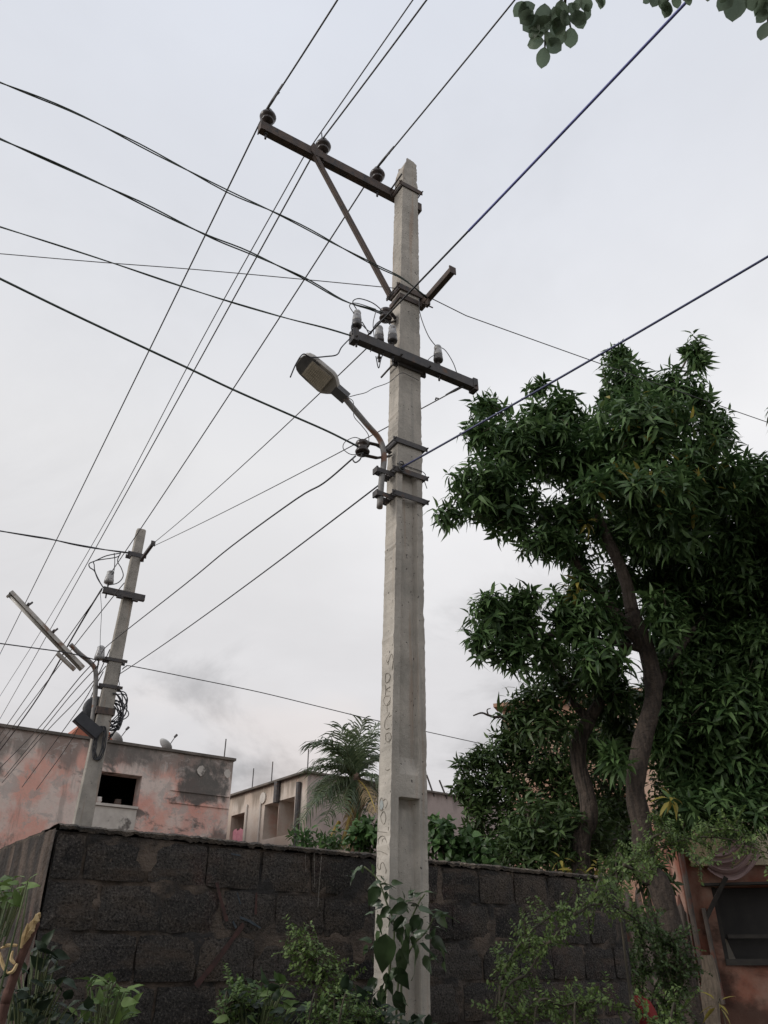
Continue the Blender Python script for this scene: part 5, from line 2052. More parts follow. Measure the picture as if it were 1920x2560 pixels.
def crown(tree, blobs, Y0, dens, variants, mat, seed, n_parts=0, scale=(0.6, 1.20), up=0.85, depth_k=0.8, part_name='leaf_spray'):
    rg = np.random.default_rng(seed)
    pos, out, cen = blob_points(blobs, Y0, dens, rg, depth_k)
    d = out * 0.55 + np.array((0, 0, up)) + rg.normal(size=out.shape) * 0.28
    d /= np.linalg.norm(d, axis=1)[:, None]
    s = rg.uniform(*scale, len(pos))
    order = np.argsort(pos[:, 1])
    near = order[:n_parts]
    rest = order[n_parts:]
    if n_parts:
        ms = [variant_mesh(part_name, v, mat) for v in variants]
        for i in near:
            place(part_name, ms[int(rg.integers(0, len(ms)))], tree, pos[i], rot_to(d[i], rg.uniform(0, 6.28)), s[i])
    scatter('crown', tree, pos[rest], d[rest], s[rest], variants, mat, rg)
    return pos, d, cen


def twigs(tree, hubs, pos, mat, rg, frac=0.25, r=0.006, name='twigs'):
    mb = MB()
    H = np.array([list(h) for h in hubs])
    for p in pos:
        if rg.random() > frac:
            continue
        h = H[np.argmin(np.linalg.norm(H - p, axis=1))]
        a, b = Vector(h), Vector(p)
        m = a.lerp(b, 0.5) + Vector(rg.normal(size=3)) * 0.06 - Z * 0.03
        mb.tube([a, m, b], [r * 1.8, r * 1.2, r * .6], 4, cap=False)
    if mb.v:
        o = mb.build(name, mat, tree)
        o['kind'] = 'stuff'


def dpts(pix, Ys):
    return [dy(u, v, Y) for (u, v), Y in zip(pix, Ys)]


MANGO = [rosette(n, 0.155, 0.042, 30, 118, 'lance', s, (0.35, 1.2), 0.015, 0.6) for n, s in ((10, 1), (12, 2), (11, 3), (13, 4), (9, 5), (11, 6))]

# ------------------------------------------------------------------ mango tree
YT = 8.2
base = dy(1440, 1965, YT)
mango = thing('mango_tree', Vector((base.x, base.y, 0)), 'big dark mango tree with a curving trunk beyond the right end of the wall', 'tree')
tr = [Vector((base.x + .10, base.y, -0.02)), base] + dpts([(1398, 1880), (1385, 1780), (1372, 1700), (1388, 1600), (1412, 1500), (1396, 1400), (1366, 1325)], [YT] * 7)
limb(mango, tr, 0.130, 0.088, M['bark'], 'trunk', 0.16, 14, 0.05, 2)
fork = tr[-1]
limb(mango, [fork] + dpts([(1350, 1250), (1318, 1175), (1296, 1125), (1278, 1075), (1290, 1010), (1330, 950)], [YT, YT - .05, YT - .1, YT - .1, YT, YT]), 0.078, 0.042, M['bark3'], 'limb', 0.08, 10, 0.05, 3)
limb(mango, [tr[-2]] + dpts([(1345, 1345), (1300, 1290), (1258, 1240), (1235, 1200)], [YT - .05, YT - .1, YT - .15, YT - .2]), 0.082, 0.050, M['bark'], 'limb', 0.08, 9, 0.05, 4)
limb(mango, dpts([(1398, 1405), (1340, 1392), (1265, 1378), (1200, 1372), (1130, 1372), (1075, 1350), (1040, 1320)], [YT, YT, YT, YT - .05, YT - .1, YT - .1, YT - .15]), 0.045, 0.016, M['bark'], 'limb', 0.08, 8, 0.05, 5)
limb(mango, [tr[-3]] + dpts([(1470, 1400), (1540, 1300), (1590, 1180), (1600, 1060)], [YT + .3, YT + .6, YT + .6, YT + .6]), 0.055, 0.03, M['bark'], 'limb', 0.08, 8, 0.06, 6)
limb(mango, dpts([(1290, 1010), (1230, 960), (1150, 960), (1060, 1000)], [YT, YT - .1, YT - .15, YT - .2]), 0.035, 0.012, M['bark'], 'limb', 0.08, 7, 0.06, 7)
limb(mango, dpts([(1330, 950), (1400, 880), (1470, 800), (1497, 740)], [YT, YT, YT, YT]), 0.035, 0.010, M['bark'], 'limb', 0.08, 7, 0.06, 8)
mb_blobs = [
    (1130, 960, 115, 78, -.1), (1045, 1050, 85, 72, -.2), (968, 1105, 38, 22, -.2, .8), (1100, 1090, 90, 72, 0), (1200, 905, 80, 60, 0), (1055, 872, 42, 18, -.1, .9), (1175, 1170, 80, 40, 0, .8),
    (1160, 835, 30, 18, 0, .9), (1030, 930, 40, 40, -.1), (1340, 845, 62, 70, 0), (1335, 770, 36, 26, 0), (1499, 758, 16, 36, 0, 1.6), (1450, 850, 85, 62, .1), (1390, 930, 130, 90, -.2), (1535, 925, 50, 62, .2),
    (1270, 990, 120, 80, -.3), (1480, 1030, 145, 100, -.1), (1610, 1060, 75, 85, .2), (1400, 1150, 95, 80, .3), (1560, 1190, 130, 110, .1), (1650, 1180, 70, 130, .3), (1480, 1290, 110, 90, .4), (1610, 1350, 130, 130, .3),
    (1540, 1470, 120, 100, .4), (1640, 1540, 110, 130, .4), (1520, 1590, 85, 90, .6), (1610, 1690, 90, 55, .5, .8), (1230, 1120, 80, 60, .2), (1250, 1210, 50, 26, 0, .7),
    (1060, 1320, 60, 48, -.2), (1130, 1290, 45, 32, -.1), (1100, 1405, 58, 40, -.2), (1040, 1390, 40, 34, -.3), (1215, 1320, 55, 55, -.1, .8), (1180, 1400, 36, 40, -.1), (1120, 1340, 60, 40, 0, .8), (1260, 1250, 42, 32, -.2, .8),
    (1290, 1330, 55, 50, -.3, .9), (1300, 1420, 60, 45, -.3, .9), (1330, 1250, 50, 45, .4, .8), (1250, 1370, 50, 40, -.1, .9), (1420, 1240, 60, 60, .5), (1430, 1320, 45, 60, .5), (1350, 1150, 70, 60, .6), (1380, 1060, 130, 70, -.5), (1450, 1130, 80, 70, -.5, .8), (1500, 1400, 80, 80, .2, .9), (1590, 1260, 90, 70, -.2, .8), (1460, 1480, 60, 80, .3), (1480, 1600, 70, 80, .3), (1560, 1640, 110, 90, .1), (1640, 1640, 90, 90, 0), (1450, 1390, 60, 60, .5), (1440, 1330, 50, 60, -.35, .9), (1470, 1450, 50, 60, -.35, .9), (1450, 1550, 40, 50, -.35, .7), (1330, 1640, 35, 40, -.3, .6), (1540, 1720, 70, 40, .2, .8), (1560, 1735, 90, 42, -.4), (1635, 1745, 70, 45, -.4), (1500, 1730, 50, 50, -.1), (1440, 1600, 50, 70, .5), (1440, 1480, 45, 70, .6), (1470, 1760, 45, 45, .3), (1330, 1330, 50, 60, .5), (1320, 1480, 45, 50, .6), (1580, 1550, 110, 100, -.2), (1480, 1680, 50, 50, .4, .8), (1640, 1420, 90, 110, -.1),
]
mb_blobs = [(b[0], b[1], b[2], b[3], b[4] + (-0.75 * min(1.0, max(0.0, (1190 - b[1]) / 120.0)) if b[0] > 1345 else -0.3 if b[1] < 1200 and b[0] < 1240 else 0.1 if b[1] < 1200 else 0) + (0.45 if b[0] > 1440 and b[1] > 1240 else 0), *b[5:]) for b in mb_blobs]  # upper lumps pulled forward to overhang and shade the lower right crown
mb_blobs += [(1760, 1050, 130, 120, -.7), (1800, 1250, 140, 130, -.3), (1760, 1430, 120, 120, 0), (1760, 1600, 120, 110, .2), (1900, 1120, 140, 150, -.5), (1760, 900, 90, 90, -.2)]  # unseen crown past the right edge, added to shade the lower leaves
pos, dd_, cen = crown(mango, mb_blobs, YT, 640, MANGO, M['mango_leaf'], 21, n_parts=240)
rg_ = np.random.default_rng(5)
twigs(mango, [c for c, _, _ in cen], pos, M['twig'], rg_, 0.22)
for (c, ru, rv) in cen[::2]:
    pass
# drooping yellow leaf bunches
ym = [variant_mesh('yellow_leaf_spray', rosette(9, 0.20, 0.042, 60, 150, 'lance', s, (.2, .6)), M['mango_new']) for s in (31, 32)]
for i, (u, v, dY) in enumerate(((1268, 1125, -.35), (1250, 1255, -.35), (1450, 1722, -.4), (1240, 1275, -.3))):
    p = dy(u, v, YT + dY)
    place('yellow_leaf_spray', ym[i % 2], mango, np.array(p), rot_to(np.array((.2, -.2, .6)), i), 0.95)

# ------------------------------------------------------------------ second tree with ridged trunk
YB = 8.9
b0 = dy(1256, 1885, YB)
tree2 = thing('ridged_tree', Vector((b0.x, b0.y, 0)), 'slender tree with a ridged forked trunk left of the mango', 'tree')
tb = [Vector((b0.x - .05, b0.y, -0.02)), b0] + dpts([(1272, 1770), (1268, 1720), (1250, 1650), (1252, 1600), (1272, 1555)], [YB] * 5)
limb(tree2, tb, 0.125, 0.085, M['bark2'], 'trunk', 0.10, 12, 0.06, 12)
limb(tree2, [tb[-1]] + dpts([(1305, 1500), (1325, 1450), (1352, 1395), (1370, 1330)], [YB, YB + .1, YB + .1, YB + .2]), 0.072, 0.05, M['bark2'], 'limb', 0.08, 9, 0.05, 13)
limb(tree2, [tb[-1]] + dpts([(1240, 1520), (1222, 1480), (1200, 1450)], [YB, YB, YB]), 0.055, 0.03, M['bark2'], 'limb', 0.08, 8, 0.05, 14)
b2l = [(1375, 1510, 40, 45, .7), (1345, 1590, 40, 45, .7), (1215, 1470, 85, 42, -.1), (1290, 1440, 70, 40, .1), (1150, 1510, 55, 40, -.2), (1180, 1560, 80, 45, -.2), (1280, 1520, 60, 55, .4), (1120, 1545, 45, 32, -.2), (1330, 1560, 50, 70, .5, .8), (1240, 1420, 50, 30, 0)]
B2 = [rosette(n, 0.155, 0.036, 38, 115, 'lance', s, (.3, 1.0), .02, .5) for n, s in ((9, 41), (10, 42), (11, 43))]
pos, _, cen = crown(tree2, b2l, YB, 520, B2, M['tree_leaf'], 22, n_parts=60)
twigs(tree2, [c for c, _, _ in cen], pos, M['twig'], rg_, 0.2)
mbx = dpts([(1110, 1552), (1085, 1548), (1070, 1549), (1055, 1545), (1040, 1540), (1022, 1546)], [YB - .2] * 6)
limb(tree2, mbx, 0.022, 0.008, M['bark'], 'dead_branch', 0.1, 6, 0.03, 15)
limb(tree2, [mbx[3], mbx[3] + Z * .06 - RIGHT * .01, mbx[3] + Z * .08 + RIGHT * 0.03], 0.010, 0.005, M['bark'], 'dead_branch', 0.1, 5, 0.02, 15)

# ------------------------------------------------------------------ bushy tree low behind the wall
YC = 9.6
b0 = dy(1205, 1900, YC)
tree3 = thing('bushy_tree', Vector((b0.x + .3, b0.y, 0)), 'bushy small-leaved tree with a leaning stem behind the wall, right of the near shaft', 'tree')
limb(tree3, [Vector((b0.x + .75, b0.y - .6, -0.02)), dy(1225, 1905, YC - .7)] + dpts([(1190, 1850), (1160, 1800), (1140, 1740)], [YC - .6, YC - .5, YC - .4]), 0.085, 0.04, M['bark'], 'trunk', 0.1, 9, 0.06, 21)
b3l = [(1010, 1650, 30, 30, 0), (1005, 1690, 30, 45, .1), (1030, 1780, 40, 50, .1), (1070, 1850, 60, 35, .1), (1330, 1620, 55, 80, .9), (1330, 1740, 50, 80, .9), (1430, 1560, 50, 70, .9, .8), (1290, 1600, 50, 60, .5), (1440, 1720, 50, 60, 1.0, .9), (1290, 1770, 45, 60, -.2, .8), (1065, 1655, 55, 55, 0), (1120, 1690, 90, 85, .1), (1200, 1640, 85, 75, .2), (1110, 1780, 80, 75, .1), (1190, 1790, 80, 75, .2), (1300, 1690, 60, 100, .6, .6), (1310, 1800, 60, 70, .5, .7), (1030, 1635, 28, 32, 0), (1040, 1720, 45, 60, .1), (1130, 1600, 60, 40, .1),
       (1160, 1850, 120, 40, -.5), (1180, 1780, 90, 70, -.7), (1120, 1830, 80, 50, -.6), (1240, 1800, 60, 70, -.4, .8), (1230, 1700, 50, 70, 0), (1260, 1590, 60, 50, .5, .7), (1450, 1650, 60, 70, 1.2, .7), (1430, 1780, 50, 70, 1.2, .6), (1270, 1850, 70, 50, .4), (1090, 1610, 40, 40, 0)]
B3 = [rosette(n, 0.120, 0.033, 35, 115, 'lance', s, (.2, .8), .02, .6) for n, s in ((10, 51), (11, 52), (12, 53), (9, 54))]
pos, _, cen = crown(tree3, b3l, YC, 560, B3, M['tree_leaf'], 23, n_parts=60)
twigs(tree3, [c for c, _, _ in cen], pos, M['twig'], rg_, 0.12)
for (u, v) in ((1130, 1880), (1212, 1878), (1165, 1905), (1192, 1890)):
    pass
ys = [variant_mesh('yellow_leaf_spray', rosette(6, 0.15, 0.04, 60, 150, 'lance', s, (.2, .6)), M['mango_new']) for s in (33, 34)]
for i, (u, v) in enumerate(((1212, 1855), (1240, 1880), (1290, 1870))):
    place('yellow_leaf_spray', ys[i % 2], tree3, np.array(dy(u, v, YC - 1.2)), rot_to(np.array((.2, -.3, .7)), i), 0.9)

# ------------------------------------------------------------------ shrubs behind the wall
BUSH = [rosette(n, 0.085, 0.058, 25, 115, 'ovate', s, (.05, .4), .02) for n, s in ((7, 61), (8, 62), (9, 63))]


def shrub(name, label, blobs, Y, dens, variants, mat, seed):
    c = dy(blobs[0][0], blobs[0][1], Y)
    t = thing(name, Vector((c.x, c.y, 0)), label, 'shrub')
    rg = np.random.default_rng(seed)
    pos, out, cen = blob_points(blobs, Y, dens, rg)
    d = out * .8 + np.array((0, -.1, .5)) + rg.normal(size=out.shape) * .35
    scatter('foliage', t, pos, d, rg.uniform(.75, 1.2, len(pos)), variants, mat, rg)
    for i, (cc, ru, rv) in enumerate(cen[:3]):
        limb(t, [Vector((c.x + .08 * i, c.y, -0.02)), Vector((c.x + .05 * i, c.y, cc.z * .5)), cc], 0.03, 0.012, M['twig'], 'stem', .1, 6, .1, i)
    return t


shrub('leafy_shrub', 'bright green shrub between the palm and the near shaft', [(800, 1800, 48, 38, 0), (775, 1815, 30, 30, 0), (830, 1830, 40, 40, .1)], 8.6, 700, BUSH, M['bush_leaf'], 71)
shrub('leafy_shrub', 'bright green shrub just right of the near shaft above the wall', [(955, 1800, 40, 35, 0), (1000, 1835, 45, 40, .1), (950, 1840, 50, 40, 0), (1040, 1855, 45, 30, .1)], 8.4, 700, BUSH, M['bush_leaf'], 72)
SM = [rosette(n, 0.11, 0.030, 25, 115, 'lance', s, (.05, .4), .02) for n, s in ((8, 64), (9, 65))]
shrub('leafy_shrub', 'olive shrub under the palm fronds on its left', [(655, 1812, 40, 20, 0), (700, 1825, 40, 20, 0), (725, 1810, 28, 22, .2)], 10.5, 600, SM, M['bush_leaf'], 73)

shrub('leafy_shrub', 'dim shrub between the mango trunk and the end of the wall', [(1390, 1860, 45, 60, 0), (1360, 1830, 45, 40, .1), (1430, 1900, 30, 40, -.1), (1340, 1870, 40, 30, 0)], 8.9, 560, B3, M['tree_leaf'], 74)

# ------------------------------------------------------------------ coconut palm
YP = 20.0
pcn = crop(540, 1760, 700 / 1659.0)


def cp_(x, y, Y=YP):
    return at_y(*pcn([(x, y)])[0], Y)


pc = cp_(825, 470)
palm = thing('coconut_palm', Vector((pc.x, pc.y, 0)), 'young coconut palm with drooping fronds left of the near shaft', 'palm tree')
limb(palm, [Vector((pc.x - .1, pc.y, -.02)), Vector((pc.x, pc.y, pc.z * .5)), pc - Z * 0.5, pc + Z * .1], 0.19, 0.15, M['palm_fibre'], 'trunk', .08, 10, .12, 3)
mb = MB()
mb.lathe(pc - Z * .75, Z, [(.15, 0), (.26, .25), (.30, .5), (.20, .8), (.06, 1.0)], 12)
mb.build('fibre_sheath', M['palm_fibre'], palm, smooth=True)


def frond(base, ctrl, tip, seed, mat, leaflet=0.62, n=42, rm='green_stem', r=0.028):
    rg = np.random.default_rng(seed)
    P = lambda t: base * (1 - t) ** 2 + ctrl * 2 * t * (1 - t) + tip * t * t
    V, T, Q, R = [], [], [], []
    off = 0
    for i in range(n):
        t = 0.10 + 0.90 * i / (n - 1)
        p = P(t)
        tan = (P(min(1, t + .02)) - P(t - .02)).normalized()
        side = tan.cross(Z)
        side = side.normalized() if side.length > .05 else Vector((1, 0, 0))
        upn = side.cross(tan).normalized()
        ll = leaflet * (math.sin(math.pi * (0.12 + 0.80 * t)) ** .7) * rg.uniform(.55, 1.15)
        for sg in (-1, 1):
            if rg.random() < 0.16:
                continue
            d0 = (side * sg * .75 + tan * .65 + upn * rg.uniform(-.05, .25)).normalized()
            d1 = (d0 + tan * .25 - Z * rg.uniform(.3, .95)).normalized()
            d2 = (d1 - Z * rg.uniform(.3, .8)).normalized()
            w = 0.020
            q0, q1 = p, p + d0 * (ll * .35)
            q2 = q1 + d1 * (ll * .35)
            q3 = q2 + d2 * (ll * .33)
            ws = tan * w
            vs = [q0 - ws * .6, q0 + ws * .6, q1 - ws, q1 + ws, q2 - ws * .8, q2 + ws * .8, q3]
            V += [list(x) for x in vs]
            Q += [(off, off + 1, off + 3, off + 2), (off + 2, off + 3, off + 5, off + 4)]
            T += [(off + 4, off + 5, off + 6)]
            R += [rg.random() * .95] * 7
            off += 7
    o = np_mesh('frond', np.array(V), [np.array(Q), np.array(T)], mat, palm, np.array(R))
    mb = MB()
    mb.tube([P(i / 14) for i in range(15)], [r * (1 - .75 * i / 14) for i in range(15)], 6)
    mb.build('midrib', M[rm], o, smooth=True)
    return o


fr = [((640, 330), (730, 300), -1.2), ((560, 600), (680, 400), -1.3), ((740, 640), (770, 470), -1.2), ((900, 640), (870, 470), -.6), ((740, 130), (790, 330), -.5), ((870, 95), (830, 300), -.2), ((965, 110), (860, 260), .3), ((575, 235), (700, 180), -.5), ((555, 385), (700, 330), -.8), ((495, 700), (640, 470), -.9), ((640, 690), (740, 480), -1.1),
      ((990, 300), (900, 300), .5), ((1000, 470), (920, 380), -.4), ((945, 640), (900, 470), -1.0), ((700, 240), (770, 250), 1.2), ((900, 200), (860, 300), 1.3), ((800, 160), (810, 300), 1.0), ((660, 560), (720, 420), .9), ((1010, 620), (930, 430), .9), ((590, 520), (680, 400), .2)]
for i, (tip, ctl, dY) in enumerate(fr):
    dry = i == 13
    frond(pc + Z * .1, cp_(*ctl, YP + dY * .6), cp_(*tip, YP + dY * 1.4), 100 + i, M['palm_dry'] if dry else M['palm_leaf'], 0.80 if not dry else .55, rm='petiole_dry' if dry else 'green_stem')
for i, (a, b, c) in enumerate((((815, 600), (800, 680), (730, 850)), ((800, 640), (770, 740), (765, 850)), ((730, 700), (690, 760), (672, 820)))):
    frond(cp_(*a, YP - .4), cp_(*b, YP - .6), cp_(*c, YP - .6), 130 + i, M['palm_dry'], .35 if i else .25, 22, 'petiole_dry', .05)
for i, (u, v) in enumerate(((790, 690), (830, 720))):
    frond(cp_(800 + 10 * i, 560, YP - .2), cp_(u, (v + 560) / 2, YP - .5), cp_(u, v + 120, YP - .4), 140 + i, M['palm_dry'], .45, 24, 'petiole_dry', .03)

# ------------------------------------------------------------------ foreground plants
def big_leaf(L, wd, droop, seed, veins=0.0, ragged=0.0, cup=0.25, rounded=False):
    """broad leaf: 7 rows, midrib groove, side veins"""
    r = random.Random(seed)
    rows, cols = 8, 4
    V = []
    for i in range(rows):
        t = i / (rows - 1)
        w = wd / 2 * max(0.04, 1.12 * (math.sin(math.pi * t ** 0.66) ** 0.9) * (1 - 0.32 * t)) * (1 + ragged * r.uniform(-1, 1)) if 0 < i < rows - 1 else 0.004
        if rounded and 0 < i < rows - 1:
            w = wd / 2 * math.sin(math.pi * t ** 1.15) ** 0.6 * (1 + ragged * r.uniform(-1, 1))
        for j in range(cols + 1):
            x = -1 + 2 * j / cols
            z = -droop * L * t * t + cup * abs(x) * w * (1 + 0.5 * math.sin(t * 9 + seed)) + 0.02 * math.sin(t * 11 + seed + x * 2) - veins * math.cos(t * 30 - abs(x) * 3) * (1 - t) * 0.6
            V.append((x * w, L * t, z + 0.004 * r.uniform(-1, 1)))
    Q = [(i * (cols + 1) + j, i * (cols + 1) + j + 1, (i + 1) * (cols + 1) + j + 1, (i + 1) * (cols + 1) + j) for i in range(rows - 1) for j in range(cols)]
    return np.array(V), np.array(Q)


def leaf_mesh(name, geo, mat, rv, smooth=True):
    o = np_mesh(name, geo[0], [geo[1]], mat, None, np.full(len(geo[0]), rv), org=Vector((0, 0, 0)), smooth=smooth)
    me = o.data
    bpy.data.objects.remove(o)
    return me


def leaf_at(parent, me, u, v, ang, L, Y, rg, face=0.6, name='leaf'):
    p = at_y(u, v, Y)
    a = math.radians(ang)
    d = RIGHT * math.cos(a) + UPV * math.sin(a) + FWD * rg.uniform(-.35, .25)
    nn = -FWD * face + Z * .7 + Vector(rg.normal(size=3)) * .3
    Rm = frame(d, nn)
    return place(name, me, parent, np.array(p), Rm, L)


rgv = np.random.default_rng(77)
# broad-leaved creeper on the foot of the near pole
vp = at_y(1010, 2480, 4.35)
vine = thing('creeper', Vector((vp.x, vp.y, 0)), 'broad-leaved dark green creeper climbing the foot of the near pole', 'plant')
vm = [leaf_mesh('leaf', big_leaf(1, .52, d, s, .020, .10), M['vine_leaf'], rv) for d, s, rv in ((.1, 1, .1), (.25, 2, .45), (.35, 3, .7), (.2, 4, .25), (.45, 5, .9))]
vmb = leaf_mesh('leaf', big_leaf(1, .55, .25, 9, .034, .03), M['vine_leaf'], .75)
for x, y, ln, an in ((600, 290, 120, 240), (620, 280, 75, 200), (690, 262, 80, 280), (735, 385, 120, 20), (800, 372, 85, 5), (725, 395, 170, 240), (770, 420, 110, 300), (745, 480, 95, 200), (830, 470, 130, 330), (900, 500, 150, 200), (900, 490, 130, 350),
                     (955, 445, 135, 32), (900, 455, 80, 30), (960, 520, 120, 350), (1030, 540, 95, 10), (1055, 560, 190, 325), (1040, 640, 100, 20), (965, 560, 150, 240), (930, 680, 110, 20), (1045, 690, 150, 312), (1085, 770, 110, 300),
                     (840, 600, 150, 280), (740, 560, 140, 262), (735, 660, 120, 240), (920, 720, 250, 294), (900, 690, 170, 258), (830, 870, 180, 300), (785, 930, 160, 235), (690, 720, 100, 150), (665, 745, 90, 235), (860, 560, 150, 250), (800, 520, 130, 220), (880, 620, 160, 300), (1000, 800, 120, 285), (850, 760, 180, 285), (760, 1000, 160, 250), (830, 1010, 170, 290), (720, 940, 130, 225)):
    u, v = c7([(x, y)])[0]
    L = ln * 0.4219 / F * 4.05 * 0.80
    leaf_at(vine, vm[int(rgv.integers(0, 5))], u, v, an, L, 4.36 - rgv.uniform(0, .16), rgv)
    for _ in range(2):
        leaf_at(vine, vm[int(rgv.integers(0, 5))], u + rgv.uniform(-22, 22), v + rgv.uniform(-14, 34), an + rgv.uniform(-70, 70), L * rgv.uniform(.4, .75), 4.40 - rgv.uniform(0, .16), rgv, .3)
u, v = c7([(772, 672)])[0]
leaf_at(vine, vmb, u, v, 264, .20, 4.22, rgv, 1.2)
for k, pix in enumerate(([(760, 1250), (790, 900), (820, 640), (770, 480), (720, 350), (640, 275)], [(860, 1250), (870, 900), (900, 650), (960, 500), (1000, 440)], [(830, 1200), (900, 800), (1010, 660), (1060, 560)])):
    pts = [at_y(*c7([p])[0], 4.38) for p in pix]
    pts = [Vector((pts[0].x, pts[0].y, 0))] + pts
    limb(vine, pts, 0.009, 0.004, M['green_stem'], 'stem', .1, 6, .06, k)

WEED = [leaf_mesh('leaf', big_leaf(1, .50, d, s, .010, .10), M['weed_leaf'], rv) for d, s, rv in ((.1, 11, .2), (.3, 12, .5), (.4, 13, .75), (.2, 14, .95))]
DARK = [leaf_mesh('leaf', big_leaf(1, .55, d, s, .012, .08), M['dark_weed'], rv) for d, s, rv in ((.1, 21, .1), (.3, 22, .4), (.2, 23, .8))]


def clump(name, label, blobs, Y, ms, size, seed, cat='plant', dens=1.0, stems=5):
    """blobs: (u, v, ru, rv, n) in photograph pixels; every leaf its own piece"""
    rg = np.random.default_rng(seed)
    c = at_y(blobs[0][0], blobs[0][1], Y)
    t = thing(name, Vector((c.x, c.y, 0)), label, cat)
    tips = []
    for (u, v, ru, rv, n) in blobs:
        for i in range(n):
            a, r = rg.uniform(0, 6.28), math.sqrt(rg.random())
            uu, vv = u + ru * r * math.cos(a), v + rv * r * math.sin(a)
            Yl = Y + rg.uniform(-.18, .15)
            an = rg.choice([rg.uniform(-30, 60), rg.uniform(120, 210), rg.uniform(20, 160)])
            leaf_at(t, ms[int(rg.integers(0, len(ms)))], uu, vv, an, size * rg.uniform(.65, 1.25), Yl, rg, .3)
            tips.append(at_y(uu, vv, Yl))
    idx = rg.choice(len(tips), min(stems, len(tips)), replace=False)
    for k, i in enumerate(idx):
        b = Vector((c.x + rg.uniform(-.10, .10), c.y + rg.uniform(-.05, .08), -0.01))
        tp = tips[i]
        limb(t, [b, b.lerp(tp, .6) + Vector((rg.uniform(-.05, .05), 0, 0)), tp], 0.007, 0.003, M['green_stem'], 'stem', .1, 5, .08, k)
    # short twigs join every leaf to the nearest stem line
    mb = MB()
    for tp in tips:
        h = Vector((c.x + (tp.x - c.x) * .6, c.y + (tp.y - c.y) * .6, tp.z - 0.10))
        mb.tube([h, h.lerp(tp, .5) + Z * .01, tp], [.003, .0025, .0018], 4, cap=False)
    mb.build('twigs', M['green_stem'], t)['kind'] = 'stuff'
    return t


clump('broadleaf_weed', 'bright green weed sprig in front of the wall, bottom left', [(262, 2480, 62, 34, 26), (250, 2535, 85, 40, 30), (320, 2500, 30, 30, 8)], 3.35, WEED, .058, 201)
clump('broadleaf_weed', 'light green leaves poking in at the left edge before the plastered wall', [(15, 2215, 62, 22, 20), (20, 2250, 40, 30, 14), (-40, 2240, 40, 50, 14)], 2.7, WEED, .046, 202)
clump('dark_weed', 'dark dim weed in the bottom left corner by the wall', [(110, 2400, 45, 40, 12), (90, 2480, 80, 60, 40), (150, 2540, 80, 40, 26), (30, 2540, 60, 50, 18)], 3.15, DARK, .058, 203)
clump('broadleaf_weed', 'weed with grey-green round leaves before the wall, left of the near pole foot', [(640, 2500, 62, 36, 36), (690, 2475, 38, 22, 14), (620, 2545, 85, 30, 36), (710, 2540, 50, 30, 20)], 3.75, WEED[:3] + DARK, .062, 204)
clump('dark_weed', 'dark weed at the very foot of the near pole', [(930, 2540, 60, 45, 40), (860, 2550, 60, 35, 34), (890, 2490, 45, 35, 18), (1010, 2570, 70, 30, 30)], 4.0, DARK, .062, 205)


def pinnate(name, label, branches, Yr, leaf, step, seed, mat, cat='shrub', tw=(0.07, 0.16), base_u=None, r0=0.010, dens=1.0, spread=1.0):
    """arching branches carrying twigs of small paired leaflets"""
    rg = np.random.default_rng(seed)
    first = at_y(*branches[0][0], Yr[0])
    t = thing(name, Vector((first.x, first.y, 0)), label, cat)
    V, T, Q, R = [], [], [], []
    off = 0
    mbt = MB()
    for bi, br in enumerate(branches):
        ys = [Yr[0] + (Yr[1] - Yr[0]) * i / (len(br) - 1) for i in range(len(br))]
        pts = [at_y(u, v, y) for (u, v), y in zip(br, ys)]
        full = ([Vector((first.x + .06 * bi, first.y + .1, -.01))] if bi == 0 or br[0][1] > 2540 else []) + pts
        limb(t, full, r0, r0 * .35, M['twig'], 'branch', .1, 6, .06, bi)
        line = resample(spline(pts, 5), step)
        for p in line:
            for _ in range(max(1, int(dens))):
                d = Vector(rg.normal(size=3)) * spread + Z * .25
                d.normalize()
                ln = rg.uniform(*tw)
                q = p + d * ln
                mbt.tube([p, p.lerp(q, .5) - Z * .004, q], [.0022, .0016, .001], 3, cap=False)
                m = max(3, int(ln / (leaf * .55)))
                side = np.cross(np.array(d), rg.normal(size=3))
                side /= np.linalg.norm(side)
                for k in range(m + 1):
                    b = np.array(p.lerp(q, (k + .5) / m))
                    for sg in (-1, 1):
                        if rg.random() < .1:
                            continue
                        dd = side * sg + np.array(d) * .5 + rg.normal(size=3) * .25
                        g = leaf_geo(leaf * rg.uniform(.7, 1.2), leaf * .5, .15, .2, 'round')
                        V.append(g @ frame(dd, np.array((0, -.3, 1)) + rg.normal(size=3) * .35).T + b)
                        T.append(LT + off)
                        Q.append(LQ + off)
                        R.append(np.full(8, rg.random() * .95))
                        off += 8
    mbt.build('twigs', M['twig'], t)['kind'] = 'stuff'
    np_mesh('foliage', np.concatenate(V), [np.concatenate(T), np.concatenate(Q)], mat, t, np.concatenate(R))['kind'] = 'stuff'
    return t


